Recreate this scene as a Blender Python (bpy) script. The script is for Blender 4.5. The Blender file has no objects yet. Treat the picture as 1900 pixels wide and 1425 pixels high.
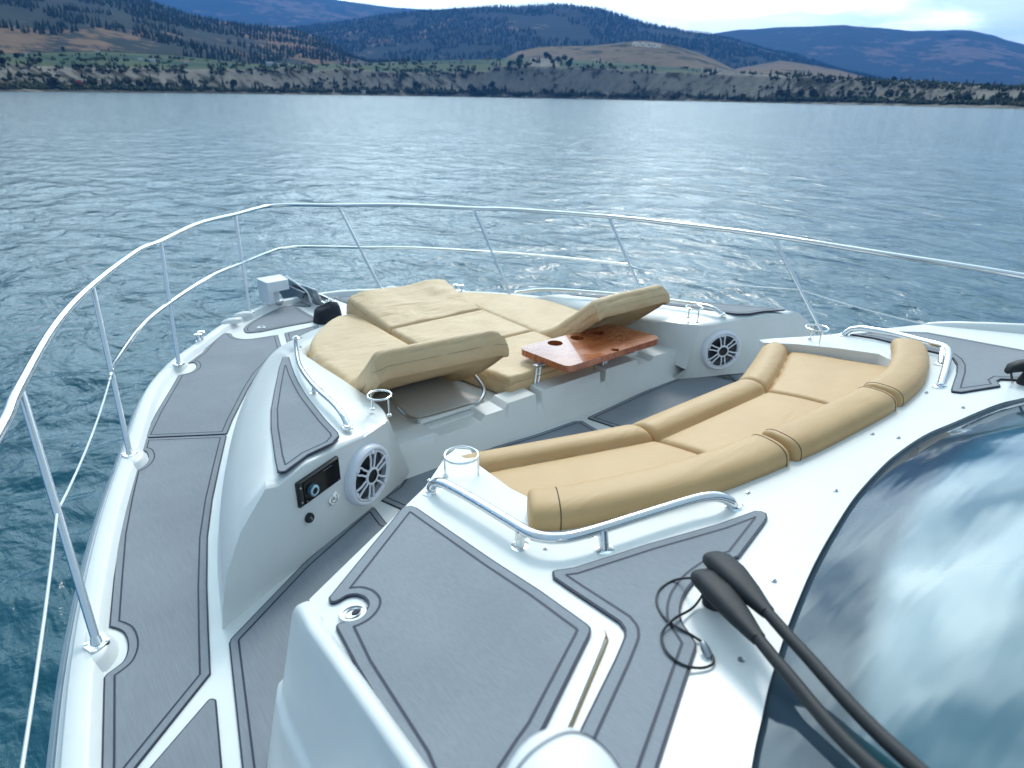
import bpy, bmesh, math, random
import numpy as np
from mathutils import Vector, Matrix, noise
from mathutils.geometry import tessellate_polygon
random.seed(7); rng = np.random.default_rng(11)
PI = math.pi
scene = bpy.context.scene
# ---------------------------------------------------------------- camera (yacht frame: +y = bow, +x = starboard, z = 0 at eye height)
FOC, ROLL, YAW, CX = 1182.0, math.radians(1.0), math.radians(38.4), -1.977
PIT = math.atan(535/FOC)
CAMP = Vector((CX, 0, 0))
WATER_Z = -3.9
def ray(px, py):
    """direction seen at a point of the 1900 x 1425 photograph"""
    u = (px-950)/FOC; v = (py-712.5)/FOC
    c, s = math.cos(ROLL), math.sin(ROLL)
    u, v = c*u+s*v, -s*u+c*v
    r = (u, math.cos(PIT)-v*math.sin(PIT), -(math.sin(PIT)+v*math.cos(PIT)))
    return Vector((r[0]*math.cos(YAW)+r[1]*math.sin(YAW), -r[0]*math.sin(YAW)+r[1]*math.cos(YAW), r[2]))
fw = ray(950, 712.5); rt = (ray(960, 712.5)-fw).normalized(); upv = -(ray(950, 722.5)-fw).normalized()
cam_d = bpy.data.cameras.new("camera"); cam = bpy.data.objects.new("camera", cam_d)
scene.collection.objects.link(cam); scene.camera = cam
m = Matrix((rt, upv, -fw)).transposed().to_4x4(); m.translation = CAMP
cam.matrix_world = m
cam_d.sensor_width = 36; cam_d.lens = FOC/1900*36
cam_d.clip_start = 0.05; cam_d.clip_end = 60000
cam_d.dof.use_dof = True; cam_d.dof.focus_distance = 2.5; cam_d.dof.aperture_fstop = 3.4
# ---------------------------------------------------------------- light: overcast with a bright patch of cloud ahead
SUN_AZ, SUN_EL = math.radians(46), math.radians(42)
SUNV = Vector((math.sin(SUN_AZ)*math.cos(SUN_EL), math.cos(SUN_AZ)*math.cos(SUN_EL), math.sin(SUN_EL)))
sl = bpy.data.lights.new("sun", 'SUN'); sl.energy = 1.1; sl.angle = math.radians(14); sl.color = (1, .95, .87)
so = bpy.data.objects.new("sun", sl); scene.collection.objects.link(so)
so.rotation_euler = SUNV.to_track_quat('Z', 'Y').to_euler()
scene.view_settings.view_transform = 'Standard'; scene.view_settings.look = 'None'
scene.view_settings.gamma = 1; scene.view_settings.exposure = 0.60
world = bpy.data.worlds.new("World"); scene.world = world; world.use_nodes = True
wn = world.node_tree; wn.nodes.clear()
def N(t, typ, **kw):
    n = t.nodes.new(typ)
    for k, v in kw.items(): setattr(n, k, v)
    return n
def Lk(t, a, b): t.links.new(a, b)
def mathn(t, op, a, b=None, clamp=False):
    n = N(t, 'ShaderNodeMath', operation=op, use_clamp=clamp)
    for i, x in enumerate((a, b)):
        if x is None: continue
        if isinstance(x, (int, float)): n.inputs[i].default_value = x
        else: Lk(t, x, n.inputs[i])
    return n.outputs[0]
def mixc(t, fac, a, b, blend='MIX'):
    n = N(t, 'ShaderNodeMix', data_type='RGBA', blend_type=blend)
    for i, x in ((0, fac), (6, a), (7, b)):
        if isinstance(x, (int, float)): n.inputs[i].default_value = x
        elif isinstance(x, (tuple, list)): n.inputs[i].default_value = tuple(x)+((1,) if len(x) == 3 else ())
        else: Lk(t, x, n.inputs[i])
    return n.outputs[2]
def ramp(t, fac, stops):
    n = N(t, 'ShaderNodeValToRGB'); el = n.color_ramp.elements
    while len(el) < len(stops): el.new(.5)
    for e, (p, c) in zip(el, stops):
        e.position = p; e.color = tuple(c)+((1,) if len(c) == 3 else ()) if isinstance(c, (tuple, list)) else (c, c, c, 1)
    Lk(t, fac, n.inputs[0]); return n.outputs[0]
def build_world():
    t = wn
    out = N(t, 'ShaderNodeOutputWorld'); bg = N(t, 'ShaderNodeBackground'); bg.inputs[1].default_value = 0.1
    Lk(t, bg.outputs[0], out.inputs[0])
    sky = N(t, 'ShaderNodeTexSky', sky_type='NISHITA'); sky.sun_disc = False
    sky.sun_elevation = SUN_EL; sky.sun_rotation = SUN_AZ; sky.altitude = 350; sky.dust_density = 1.2
    tc = N(t, 'ShaderNodeTexCoord'); sp = N(t, 'ShaderNodeSeparateXYZ'); Lk(t, tc.outputs['Generated'], sp.inputs[0])
    zz = mathn(t, 'MAXIMUM', mathn(t, 'ADD', sp.outputs[2], 0.16), 0.05)
    cb = N(t, 'ShaderNodeCombineXYZ')
    Lk(t, mathn(t, 'DIVIDE', sp.outputs[0], zz), cb.inputs[0]); Lk(t, mathn(t, 'DIVIDE', sp.outputs[1], zz), cb.inputs[1])
    n1 = N(t, 'ShaderNodeTexNoise'); n1.inputs['Scale'].default_value = 1.15; n1.inputs['Detail'].default_value = 8; n1.inputs['Roughness'].default_value = .56; n1.inputs['Distortion'].default_value = .35
    Lk(t, cb.outputs[0], n1.inputs['Vector'])
    n2 = N(t, 'ShaderNodeTexNoise'); n2.inputs['Scale'].default_value = 3.1; n2.inputs['Detail'].default_value = 5
    Lk(t, cb.outputs[0], n2.inputs['Vector'])
    cover = ramp(t, n1.outputs[0], [(.34, 0), (.60, 1)])
    shade = ramp(t, n2.outputs[0], [(.3, (4.7, 6.3, 7.0)), (.5, (5.9, 7.3, 7.75)), (.72, (7.4, 8.9, 9.3))])
    lowf = ramp(t, sp.outputs[2], [(.0, .40), (.30, 0)]); shade = mixc(t, lowf, shade, (8.0, 9.7, 10.3))
    dp = N(t, 'ShaderNodeVectorMath', operation='DOT_PRODUCT'); Lk(t, tc.outputs['Generated'], dp.inputs[0])
    dp.inputs[1].default_value = (math.sin(SUN_AZ-.22)*math.cos(.32), math.cos(SUN_AZ-.22)*math.cos(.32), math.sin(.32))
    g = mathn(t, 'POWER', mathn(t, 'MAXIMUM', dp.outputs['Value'], 0), 3.5)
    glow = mathn(t, 'ADD', mathn(t, 'MULTIPLY', g, 5.4), .54)
    vm = N(t, 'ShaderNodeVectorMath', operation='SCALE'); Lk(t, shade, vm.inputs[0]); Lk(t, glow, vm.inputs['Scale'])
    low = ramp(t, sp.outputs[2], [(.0, 1), (.22, 0)])
    cov2 = mathn(t, 'MAXIMUM', cover, mathn(t, 'MULTIPLY', low, .8))
    blue = mixc(t, .7, sky.outputs[0], (2.9, 5.2, 6.9))
    Lk(t, mixc(t, cov2, blue, vm.outputs[0]), bg.inputs[0])
build_world()
# ---------------------------------------------------------------- helpers
def tag(o, label=None, cat=None, group=None, kind=None):
    if label: o['label'] = label
    if cat: o['category'] = cat
    if group: o['group'] = group
    if kind: o['kind'] = kind
    return o
def link(o, parent=None):
    scene.collection.objects.link(o)
    if parent is not None: o.parent = parent
    return o
def empty(name, loc=(0, 0, 0), parent=None):
    o = bpy.data.objects.new(name, None); o.location = loc; o.empty_display_size = .1
    return link(o, parent)
class MB:
    def __init__(s): s.v = []; s.f = []; s.m = []
    def add(s, vs, fs, mi=0):
        b = len(s.v); s.v += [tuple(p) for p in vs]; s.f += [tuple(b+i for i in q) for q in fs]; s.m += [mi]*len(fs)
    def box(s, c, d, mi=0, rot=None):
        hx, hy, hz = d[0]/2, d[1]/2, d[2]/2
        vs = [Vector((x, y, z)) for x in (-hx, hx) for y in (-hy, hy) for z in (-hz, hz)]
        if rot is not None: vs = [rot @ v for v in vs]
        s.add([v+Vector(c) for v in vs], [(0, 1, 3, 2), (4, 6, 7, 5), (0, 4, 5, 1), (2, 3, 7, 6), (0, 2, 6, 4), (1, 5, 7, 3)], mi)
    def rings(s, rs, closed=True, capa=True, capb=True, loop=False, mi=0):
        n = len(rs[0]); vs = [p for r in rs for p in r]; fs = []; k = len(rs)
        for i in range(k if loop else k-1):
            for j in range(n if closed else n-1):
                a, b = i*n+j, i*n+(j+1) % n; c, d = ((i+1) % k)*n+(j+1) % n, ((i+1) % k)*n+j
                fs.append((a, b, c, d))
        if capa and not loop: fs.append(tuple(range(n))[::-1])
        if capb and not loop: fs.append(tuple((k-1)*n+j for j in range(n)))
        s.add(vs, fs, mi)
    def tube(s, pts, r, seg=10, loop=False, mi=0, flat=1.0, caps=True):
        pts = [Vector(p) for p in pts]; k = len(pts); rs = []; prev = None
        for i, p in enumerate(pts):
            if loop: t = (pts[(i+1) % k]-pts[i-1])
            else: t = pts[min(i+1, k-1)]-pts[max(i-1, 0)]
            t = t.normalized()
            if prev is None:
                a = Vector((0, 0, 1)) if abs(t.z) < .9 else Vector((0, 1, 0))
                nrm = (a-t*a.dot(t)).normalized()
            else: nrm = (prev-t*prev.dot(t)).normalized()
            prev = nrm; bn = t.cross(nrm); rr = r[i] if isinstance(r, (list, tuple)) else r
            rs.append([p+nrm*(rr*flat*math.cos(2*PI*j/seg))+bn*(rr*math.sin(2*PI*j/seg)) for j in range(seg)])
        s.rings(rs, loop=loop, mi=mi, capa=caps, capb=caps)
    def lathe(s, prof, o, ax=(0, 0, 1), seg=24, mi=0, ex=None):
        ax = Vector(ax).normalized(); e = Vector(ex) if ex else (Vector((1, 0, 0)) if abs(ax.x) < .9 else Vector((0, 1, 0)))
        e = (e-ax*e.dot(ax)).normalized(); g = ax.cross(e); o = Vector(o)
        s.rings([[o+ax*h+e*(r*math.cos(2*PI*j/seg))+g*(r*math.sin(2*PI*j/seg)) for j in range(seg)] for r, h in prof], mi=mi)
    def prism(s, top, bot, mi=0, side_mi=None):
        n = len(top)
        try: tr = tessellate_polygon([[Vector((p[0], p[1], 0)) for p in top]])
        except Exception: tr = []
        s.add(top, [q if poly_ccw([top[i] for i in q]) else q[::-1] for q in tr], mi)
        s.add(bot, [q[::-1] if poly_ccw([bot[i] for i in q]) else q for q in tr], mi)
        ccw = area2(top) > 0
        vs = list(top)+list(bot); fs = []
        for i in range(n):
            j = (i+1) % n
            fs.append((i, n+i, n+j, j) if ccw else (j, n+j, n+i, i))
        s.add(vs, fs, mi if side_mi is None else side_mi)
    def build(s, name, mats, parent=None, smooth=True, bevel=None, seg=2, ang=35, weld=True, sub=0):
        me = bpy.data.meshes.new(name); me.from_pydata([tuple(p) for p in s.v], [], s.f)
        mats = mats if isinstance(mats, (list, tuple)) else [mats]
        for mm in mats: me.materials.append(mm)
        me.polygons.foreach_set('material_index', s.m)
        if weld:
            bm = bmesh.new(); bm.from_mesh(me); bmesh.ops.remove_doubles(bm, verts=bm.verts, dist=1e-5); bm.to_mesh(me); bm.free()
        if smooth:
            me.polygons.foreach_set('use_smooth', [True]*len(me.polygons))
            if not bevel: me.set_sharp_from_angle(angle=math.radians(ang))
        me.update()
        o = bpy.data.objects.new(name, me); link(o, parent)
        if bevel:
            b = o.modifiers.new('bevel', 'BEVEL'); b.width = bevel; b.segments = seg; b.limit_method = 'ANGLE'; b.angle_limit = math.radians(ang); b.use_clamp_overlap = True
            if smooth: w = o.modifiers.new('wn', 'WEIGHTED_NORMAL'); w.keep_sharp = True
        if sub:
            q = o.modifiers.new('sub', 'SUBSURF'); q.levels = sub; q.render_levels = sub
        return o
def area2(p): return sum(p[i][0]*p[(i+1) % len(p)][1]-p[(i+1) % len(p)][0]*p[i][1] for i in range(len(p)))/2
def poly_ccw(p): return area2(p) > 0
def spline(pts, n=8, loop=False):
    pts = [Vector(p) for p in pts]; k = len(pts); out = []
    for i in range(k if loop else k-1):
        p0 = pts[(i-1) % k] if loop or i > 0 else pts[0]*2-pts[1]
        p1, p2 = pts[i], pts[(i+1) % k]
        p3 = pts[(i+2) % k] if loop or i+2 < k else pts[-1]*2-pts[-2]
        for j in range(n):
            t = j/n
            out.append(.5*((2*p1)+(p2-p0)*t+(2*p0-5*p1+4*p2-p3)*t*t+(3*p1-p0-3*p2+p3)*t**3))
    if not loop: out.append(pts[-1])
    return out
def resample(pts, n):
    pts = [Vector(p) for p in pts]; L = [0]
    for a, b in zip(pts, pts[1:]): L.append(L[-1]+(b-a).length)
    out = []; j = 0
    for i in range(n):
        d = L[-1]*i/(n-1)
        while j < len(L)-2 and L[j+1] < d: j += 1
        t = (d-L[j])/max(1e-9, L[j+1]-L[j]); out.append(pts[j].lerp(pts[j+1], min(1, t)))
    return out
def fillet(poly, r, seg=4):
    n = len(poly); out = []
    for i in range(n):
        p, a, b = Vector(poly[i][:2]), Vector(poly[i-1][:2]), Vector(poly[(i+1) % n][:2])
        u, w = (a-p), (b-p); lu, lw = u.length, w.length
        if lu < 1e-6 or lw < 1e-6: continue
        u /= lu; w /= lw; th = math.acos(max(-1, min(1, u.dot(w))))
        if th > math.radians(165): out.append(p); continue
        d = min(r/math.tan(th/2), lu*.48, lw*.48)
        for k in range(seg+1):
            t = k/seg; out.append((p+u*d)*(1-t)**2+p*2*t*(1-t)+(p+w*d)*t**2)
    return out
def inset(poly, d):
    n = len(poly); ccw = area2(poly) > 0; out = []
    for i in range(n):
        p, a, b = Vector(poly[i][:2]), Vector(poly[i-1][:2]), Vector(poly[(i+1) % n][:2])
        e1 = (p-a).normalized(); e2 = (b-p).normalized()
        n1 = Vector((-e1.y, e1.x)); n2 = Vector((-e2.y, e2.x))
        if not ccw: n1, n2 = -n1, -n2
        q = n1+n2; l2 = q.length_squared
        q = n1 if l2 < 1e-6 else q*(2/l2)
        if q.length > 2.5: q = q.normalized()*2.5
        out.append(p+q*d)
    return out
# planes of the yacht: z = a + b*y
CAP, DK, CT, SP = (-1.35, -.055), (-1.39, -.055), (-.908, -.111), (-.860, -.162)
def up(p, d): return (p[0]+d, p[1])
def zp(pl, y): return pl[0]+pl[1]*y
def on(px, py, pl):
    d = ray(px, py); t = pl[0]/(d.z-pl[1]*d.y); return CAMP+d*t
def atz(px, py, z): return on(px, py, (z, 0))
def onv(px, py, p0, p1):
    """point on the vertical plane through p0, p1"""
    d = ray(px, py); nx, ny = p1[1]-p0[1], -(p1[0]-p0[0])
    t = ((p0[0]-CX)*nx+p0[1]*ny)/(d.x*nx+d.y*ny); return CAMP+d*t
def P2(l, pl): return [on(x, y, pl) for x, y in l]
def mx(p): return Vector((-p[0], p[1], p[2])) if len(p) > 2 else Vector((-p[0], p[1]))
# ---------------------------------------------------------------- materials
def mat(name, base=(.8, .8, .8), rough=.5, metal=0, coat=0, ior=1.5, spec=None):
    mm = bpy.data.materials.new(name); mm.use_nodes = True; p = mm.node_tree.nodes['Principled BSDF']
    p.inputs['Base Color'].default_value = (*base, 1); p.inputs['Roughness'].default_value = rough
    p.inputs['Metallic'].default_value = metal; p.inputs['Coat Weight'].default_value = coat; p.inputs['IOR'].default_value = ior
    if coat: p.inputs['Coat Roughness'].default_value = .08
    return mm
def pn(mm): return mm.node_tree, mm.node_tree.nodes['Principled BSDF']
def noise_col(mm, a, b, scale, lo=.4, hi=.6, detail=5, stretch=(1, 1, 1), rot=0, bump=0, bdist=.002):
    t, p = pn(mm); tc = N(t, 'ShaderNodeTexCoord'); mp = N(t, 'ShaderNodeMapping'); mp.inputs['Scale'].default_value = stretch; mp.inputs['Rotation'].default_value = (0, 0, rot)
    Lk(t, tc.outputs['Object'], mp.inputs[0]); n = N(t, 'ShaderNodeTexNoise'); n.inputs['Scale'].default_value = scale; n.inputs['Detail'].default_value = detail
    Lk(t, mp.outputs[0], n.inputs['Vector']); c = ramp(t, n.outputs[0], [(lo, a), (hi, b)]); Lk(t, c, p.inputs['Base Color'])
    if bump:
        bp = N(t, 'ShaderNodeBump'); bp.inputs['Strength'].default_value = bump; bp.inputs['Distance'].default_value = bdist
        Lk(t, n.outputs[0], bp.inputs['Height']); Lk(t, bp.outputs[0], p.inputs['Normal'])
    return n, c
def bump_only(mm, scale, strength, dist=.002, detail=3, stretch=(1, 1, 1)):
    t, p = pn(mm); tc = N(t, 'ShaderNodeTexCoord'); mp = N(t, 'ShaderNodeMapping'); mp.inputs['Scale'].default_value = stretch
    Lk(t, tc.outputs['Object'], mp.inputs[0]); n = N(t, 'ShaderNodeTexNoise'); n.inputs['Scale'].default_value = scale; n.inputs['Detail'].default_value = detail
    Lk(t, mp.outputs[0], n.inputs['Vector']); bp = N(t, 'ShaderNodeBump'); bp.inputs['Strength'].default_value = strength; bp.inputs['Distance'].default_value = dist
    Lk(t, n.outputs[0], bp.inputs['Height']); Lk(t, bp.outputs[0], p.inputs['Normal'])
M = {}
M['gel'] = mat('gelcoat', (.80, .82, .80), .3, coat=.12)
def gel_detail():
    mm = M['gel']; t, p = pn(mm); tc = N(t, 'ShaderNodeTexCoord')
    n = N(t, 'ShaderNodeTexNoise'); n.inputs['Scale'].default_value = 2.2; n.inputs['Detail'].default_value = 7; n.inputs['Roughness'].default_value = .7
    Lk(t, tc.outputs['Object'], n.inputs['Vector'])
    c = ramp(t, n.outputs[0], [(.3, (.73, .745, .72)), (.6, (.78, .79, .77))])
    s = N(t, 'ShaderNodeTexNoise'); s.inputs['Scale'].default_value = 95; s.inputs['Detail'].default_value = 2; Lk(t, tc.outputs['Object'], s.inputs['Vector'])
    sp_ = ramp(t, s.outputs[0], [(.765, 0), (.79, 1)])
    c2 = mixc(t, mathn(t, 'MULTIPLY', sp_, .14), c, (.35, .32, .26)); Lk(t, c2, p.inputs['Base Color'])
    r = ramp(t, n.outputs[0], [(.3, .40), (.7, .33)]); Lk(t, r, p.inputs['Roughness'])
    b = N(t, 'ShaderNodeTexNoise'); b.inputs['Scale'].default_value = 9; Lk(t, tc.outputs['Object'], b.inputs['Vector'])
    bp = N(t, 'ShaderNodeBump'); bp.inputs['Strength'].default_value = .03; bp.inputs['Distance'].default_value = .01
    Lk(t, b.outputs[0], bp.inputs['Height']); Lk(t, bp.outputs[0], p.inputs['Normal'])
gel_detail()
M['rub'] = mat('grey_rub_strip', (.25, .33, .38), .4)
M['pad'] = mat('grey_foam_decking', (.25, .275, .31), .75)
def pad_detail(mm, rot):
    t, p = pn(mm); tc = N(t, 'ShaderNodeTexCoord'); mp = N(t, 'ShaderNodeMapping'); mp.inputs['Scale'].default_value = (1, .012, 1); mp.inputs['Rotation'].default_value = (0, 0, rot)
    Lk(t, tc.outputs['Object'], mp.inputs[0]); n = N(t, 'ShaderNodeTexNoise'); n.inputs['Scale'].default_value = 300; n.inputs['Detail'].default_value = 3; Lk(t, mp.outputs[0], n.inputs['Vector'])
    n2 = N(t, 'ShaderNodeTexNoise'); n2.inputs['Scale'].default_value = 3.5; n2.inputs['Detail'].default_value = 4; Lk(t, tc.outputs['Object'], n2.inputs['Vector'])
    a = ramp(t, n.outputs[0], [(.3, (.212, .234, .260)), (.7, (.248, .270, .297))]); b = ramp(t, n2.outputs[0], [(.35, .93), (.65, 1.05)])
    Lk(t, mixc(t, 1, a, b, 'MULTIPLY'), p.inputs['Base Color'])
    bp = N(t, 'ShaderNodeBump'); bp.inputs['Strength'].default_value = .35; bp.inputs['Distance'].default_value = .001
    Lk(t, n.outputs[0], bp.inputs['Height']); Lk(t, bp.outputs[0], p.inputs['Normal'])
pad_detail(M['pad'], 0)
M['pad_cross'] = mat('grey_foam_decking_cross_grain', (.25, .275, .31), .75); pad_detail(M['pad_cross'], PI/2)
M['navy'] = mat('navy_foam_underlayer', (.012, .020, .048), .6)
M['steel'] = mat('polished_stainless', (.78, .79, .79), .1, 1)
M['steel_dull'] = mat('dull_stainless', (.42, .44, .46), .32, 1); bump_only(M['steel_dull'], 60, .2, .001)
M['wire'] = mat('white_wire', (.75, .78, .8), .35)
M['van'] = mat('tan_vinyl', (.53, .385, .215), .52); bump_only(M['van'], 420, .25, .0008)
def vinyl(mm, a, b, wrinkle, grain=500):
    t, p = pn(mm); tc = N(t, 'ShaderNodeTexCoord')
    n = N(t, 'ShaderNodeTexNoise'); n.inputs['Scale'].default_value = 5; n.inputs['Detail'].default_value = 6; Lk(t, tc.outputs['Object'], n.inputs['Vector'])
    Lk(t, ramp(t, n.outputs[0], [(.3, a), (.7, b)]), p.inputs['Base Color'])
    g = N(t, 'ShaderNodeTexNoise'); g.inputs['Scale'].default_value = grain; Lk(t, tc.outputs['Object'], g.inputs['Vector'])
    mp = N(t, 'ShaderNodeMapping'); mp.inputs['Scale'].default_value = (1, 2.6, 1); mp.inputs['Rotation'].default_value = (0, 0, .5); Lk(t, tc.outputs['Object'], mp.inputs[0])
    w = N(t, 'ShaderNodeTexNoise'); w.inputs['Scale'].default_value = 4.5; w.inputs['Detail'].default_value = 3; w.inputs['Distortion'].default_value = 1.2; Lk(t, mp.outputs[0], w.inputs['Vector'])
    b1 = N(t, 'ShaderNodeBump'); b1.inputs['Strength'].default_value = .3; b1.inputs['Distance'].default_value = .0006; Lk(t, g.outputs[0], b1.inputs['Height'])
    b2 = N(t, 'ShaderNodeBump'); b2.inputs['Strength'].default_value = wrinkle; b2.inputs['Distance'].default_value = .02
    Lk(t, w.outputs[0], b2.inputs['Height']); Lk(t, b1.outputs[0], b2.inputs['Normal']); Lk(t, b2.outputs[0], p.inputs['Normal'])
vinyl(M['van'], (.55, .335, .145), (.61, .385, .175), .18)
M['sun'] = mat('beige_cover_cloth', (.56, .45, .28), .55); vinyl(M['sun'], (.61, .42, .225), (.69, .495, .285), .7, 900)
M['seam'] = mat('dark_stitching', (.08, .05, .03), .7)
M['seam2'] = mat('tan_piping', (.44, .33, .18), .6)
M['wood'] = mat('varnished_teak', (.4, .1, .03), .18, coat=1)
def wood():
    mm = M['wood']; t, p = pn(mm); tc = N(t, 'ShaderNodeTexCoord'); mp = N(t, 'ShaderNodeMapping'); mp.inputs['Scale'].default_value = (1, 5, 1); mp.inputs['Rotation'].default_value = (0, 0, .1)
    Lk(t, tc.outputs['Object'], mp.inputs[0]); n = N(t, 'ShaderNodeTexNoise'); n.inputs['Scale'].default_value = 7; n.inputs['Detail'].default_value = 9; n.inputs['Distortion'].default_value = 1.6; Lk(t, mp.outputs[0], n.inputs['Vector'])
    Lk(t, ramp(t, n.outputs[0], [(.3, (.22, .035, .008)), (.45, (.37, .075, .018)), (.56, (.47, .14, .045)), (.68, (.31, .055, .012))]), p.inputs['Base Color'])
    n2 = N(t, 'ShaderNodeTexNoise'); n2.inputs['Scale'].default_value = 5; Lk(t, tc.outputs['Object'], n2.inputs['Vector'])
    Lk(t, ramp(t, n2.outputs[0], [(.4, .35), (.6, .18)]), p.inputs['Roughness'])
wood()
M['white'] = mat('white_plastic', (.86, .87, .88), .35)
M['lilac'] = mat('speaker_white_plastic', (.80, .80, .85), .3)
M['black'] = mat('black_plastic', (.012, .014, .016), .32)
M['gloss'] = mat('glossy_black_panel', (.004, .005, .007), .1, ior=1.25)
M['rubber'] = mat('matt_black_rubber', (.012, .014, .017), .62); bump_only(M['rubber'], 35, .3, .003)
M['cloth_navy'] = mat('navy_canvas', (.008, .012, .022), .85); bump_only(M['cloth_navy'], 40, .6, .01)
M['dark'] = mat('dark_recess', (.02, .022, .025), .7)
M['cone'] = mat('speaker_cone', (.06, .07, .085), .45)
M['stain'] = mat('rust_stained_seal', (.30, .21, .10), .95)
M['glass'] = mat('tinted_windscreen_glass', (.010, .05, .075), .06, ior=1.75, coat=.35)
def glass_detail():
    mm = M['glass']; t, p = pn(mm); at = N(t, 'ShaderNodeAttribute'); at.attribute_name = 'edge'
    tc = N(t, 'ShaderNodeTexCoord'); wn_ = N(t, 'ShaderNodeTexWhiteNoise'); Lk(t, tc.outputs['Object'], wn_.inputs[0])
    f = mathn(t, 'ADD', at.outputs['Fac'], mathn(t, 'MULTIPLY', mathn(t, 'SUBTRACT', wn_.outputs['Value'], .5), .012))
    k = ramp(t, f, [(.085, 0), (.115, 1)])
    Lk(t, mixc(t, k, (.035, .06, .085), (.03, .10, .125)), p.inputs['Base Color'])
    Lk(t, mathn(t, 'ADD', mathn(t, 'MULTIPLY', k, .45), 1.45), p.inputs['IOR']); Lk(t, mathn(t, 'MULTIPLY', k, .4), p.inputs['Coat Weight'])
    mp = N(t, 'ShaderNodeMapping'); mp.inputs['Scale'].default_value = (.5, 3.2, 1); mp.inputs['Rotation'].default_value = (0, 0, -.55); Lk(t, tc.outputs['Object'], mp.inputs[0])
    n = N(t, 'ShaderNodeTexNoise'); n.inputs['Scale'].default_value = 4; n.inputs['Detail'].default_value = 2; Lk(t, mp.outputs[0], n.inputs['Vector'])
    bp = N(t, 'ShaderNodeBump'); bp.inputs['Strength'].default_value = .04; bp.inputs['Distance'].default_value = .03; Lk(t, n.outputs[0], bp.inputs['Height']); Lk(t, bp.outputs[0], p.inputs['Normal'])
glass_detail()
# ---------------------------------------------------------------- lake
def interp(xs, ys, x): return float(np.interp(x, xs, ys))
def shore_R(px): return interp([-2500, -600, 0, 400, 900, 1300, 1900, 2500, 4400], [700, 680, 760, 1050, 1600, 1350, 860, 760, 700], px)
def build_water():
    azf = np.radians(np.arange(-17, 94, .135)); azc = np.radians(np.arange(98, 340, 4.0))
    az = np.concatenate([azf, azc]); R = [1.2]
    while R[-1] < 320: R.append(R[-1]*1.0095)
    while R[-1] < 9000: R.append(R[-1]*1.06)
    R = np.array(R); A, RR = np.meshgrid(az, R)
    X = CX+RR*np.sin(A); Y = RR*np.cos(A); Z = np.full_like(X, 0.); X0 = X.copy(); Y0 = Y.copy()
    spacing = np.maximum(RR*.0095, RR*.00236)
    r2 = np.random.default_rng(5); wd = math.radians(35)
    for i in range(96):
        lam = .28*(1.058**i) if i < 60 else .4*(1.085**(i-60)); k = 2*PI/lam; th = wd+r2.normal(0, .62)
        amp = .0048*lam**.8*(.5+r2.random()); amp = min(amp, .0036)
        f = np.clip((lam/spacing-2.5)/2.5, 0, 1)
        if f.max() <= 0: continue
        ph = k*(X0*math.sin(th)+Y0*math.cos(th))+r2.random()*2*PI
        # slow patchiness so the chop is not regular
        pat = .75+.5*np.sin(X0*.21/lam**.4+i)*np.sin(Y0*.17/lam**.4+2.1*i)
        Z += f*amp*pat*np.cos(ph); q = f*amp*pat*np.sin(ph)*.85; X -= q*math.sin(th); Y -= q*math.cos(th)
    Z += WATER_Z
    nr, na = X.shape; v = np.stack([X, Y, Z], -1).reshape(-1, 3)
    v = np.vstack([v, [[CX, 0, WATER_Z]]])
    i, j = np.meshgrid(np.arange(nr-1), np.arange(na), indexing='ij'); j2 = (j+1) % na
    q = np.stack([i*na+j, i*na+j2, (i+1)*na+j2, (i+1)*na+j], -1).reshape(-1, 4)[:, ::-1]
    me = bpy.data.meshes.new("lake_water"); nv = len(v); nq = len(q)
    tri = np.array([[nr*na, (jj+1) % na, jj] for jj in range(na)])[:, ::-1]
    me.vertices.add(nv); me.vertices.foreach_set('co', v.astype(np.float32).ravel())
    loops = np.concatenate([q.ravel(), tri.ravel()]); me.loops.add(len(loops)); me.loops.foreach_set('vertex_index', loops.astype(np.int32))
    ls = np.concatenate([np.arange(nq)*4, nq*4+np.arange(len(tri))*3]); me.polygons.add(nq+len(tri)); me.polygons.foreach_set('loop_start', ls.astype(np.int32))
    me.polygons.foreach_set('use_smooth', [True]*(nq+len(tri))); me.update(calc_edges=True); me.validate()
    w = mat('lake_water', (.005, .08, .12), .12, ior=1.33); t, p = pn(w)
    tc = N(t, 'ShaderNodeTexCoord')
    nor = None
    for sc, st, dist, det, stretch in ((3.6, .9, .050, 5, (1, .6, 1)), (.9, .75, .34, 4, (1, .62, 1)), (13, .8, .014, 4, (1, .7, 1))):
        mp = N(t, 'ShaderNodeMapping'); mp.inputs['Rotation'].default_value = (0, 0, -wd_rot); mp.inputs['Scale'].default_value = stretch
        Lk(t, tc.outputs['Object'], mp.inputs[0]); n = N(t, 'ShaderNodeTexNoise'); n.inputs['Scale'].default_value = sc; n.inputs['Detail'].default_value = det; n.inputs['Distortion'].default_value = .6
        Lk(t, mp.outputs[0], n.inputs['Vector']); b = N(t, 'ShaderNodeBump'); b.inputs['Strength'].default_value = st; b.inputs['Distance'].default_value = dist
        Lk(t, n.outputs[0], b.inputs['Height'])
        if nor: Lk(t, nor, b.inputs['Normal'])
        nor = b.outputs[0]
    Lk(t, nor, p.inputs['Normal'])
    me.materials.append(w); o = bpy.data.objects.new("lake_water", me); link(o); tag(o, kind='structure')
wd_rot = -math.radians(35)
build_water()
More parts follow.
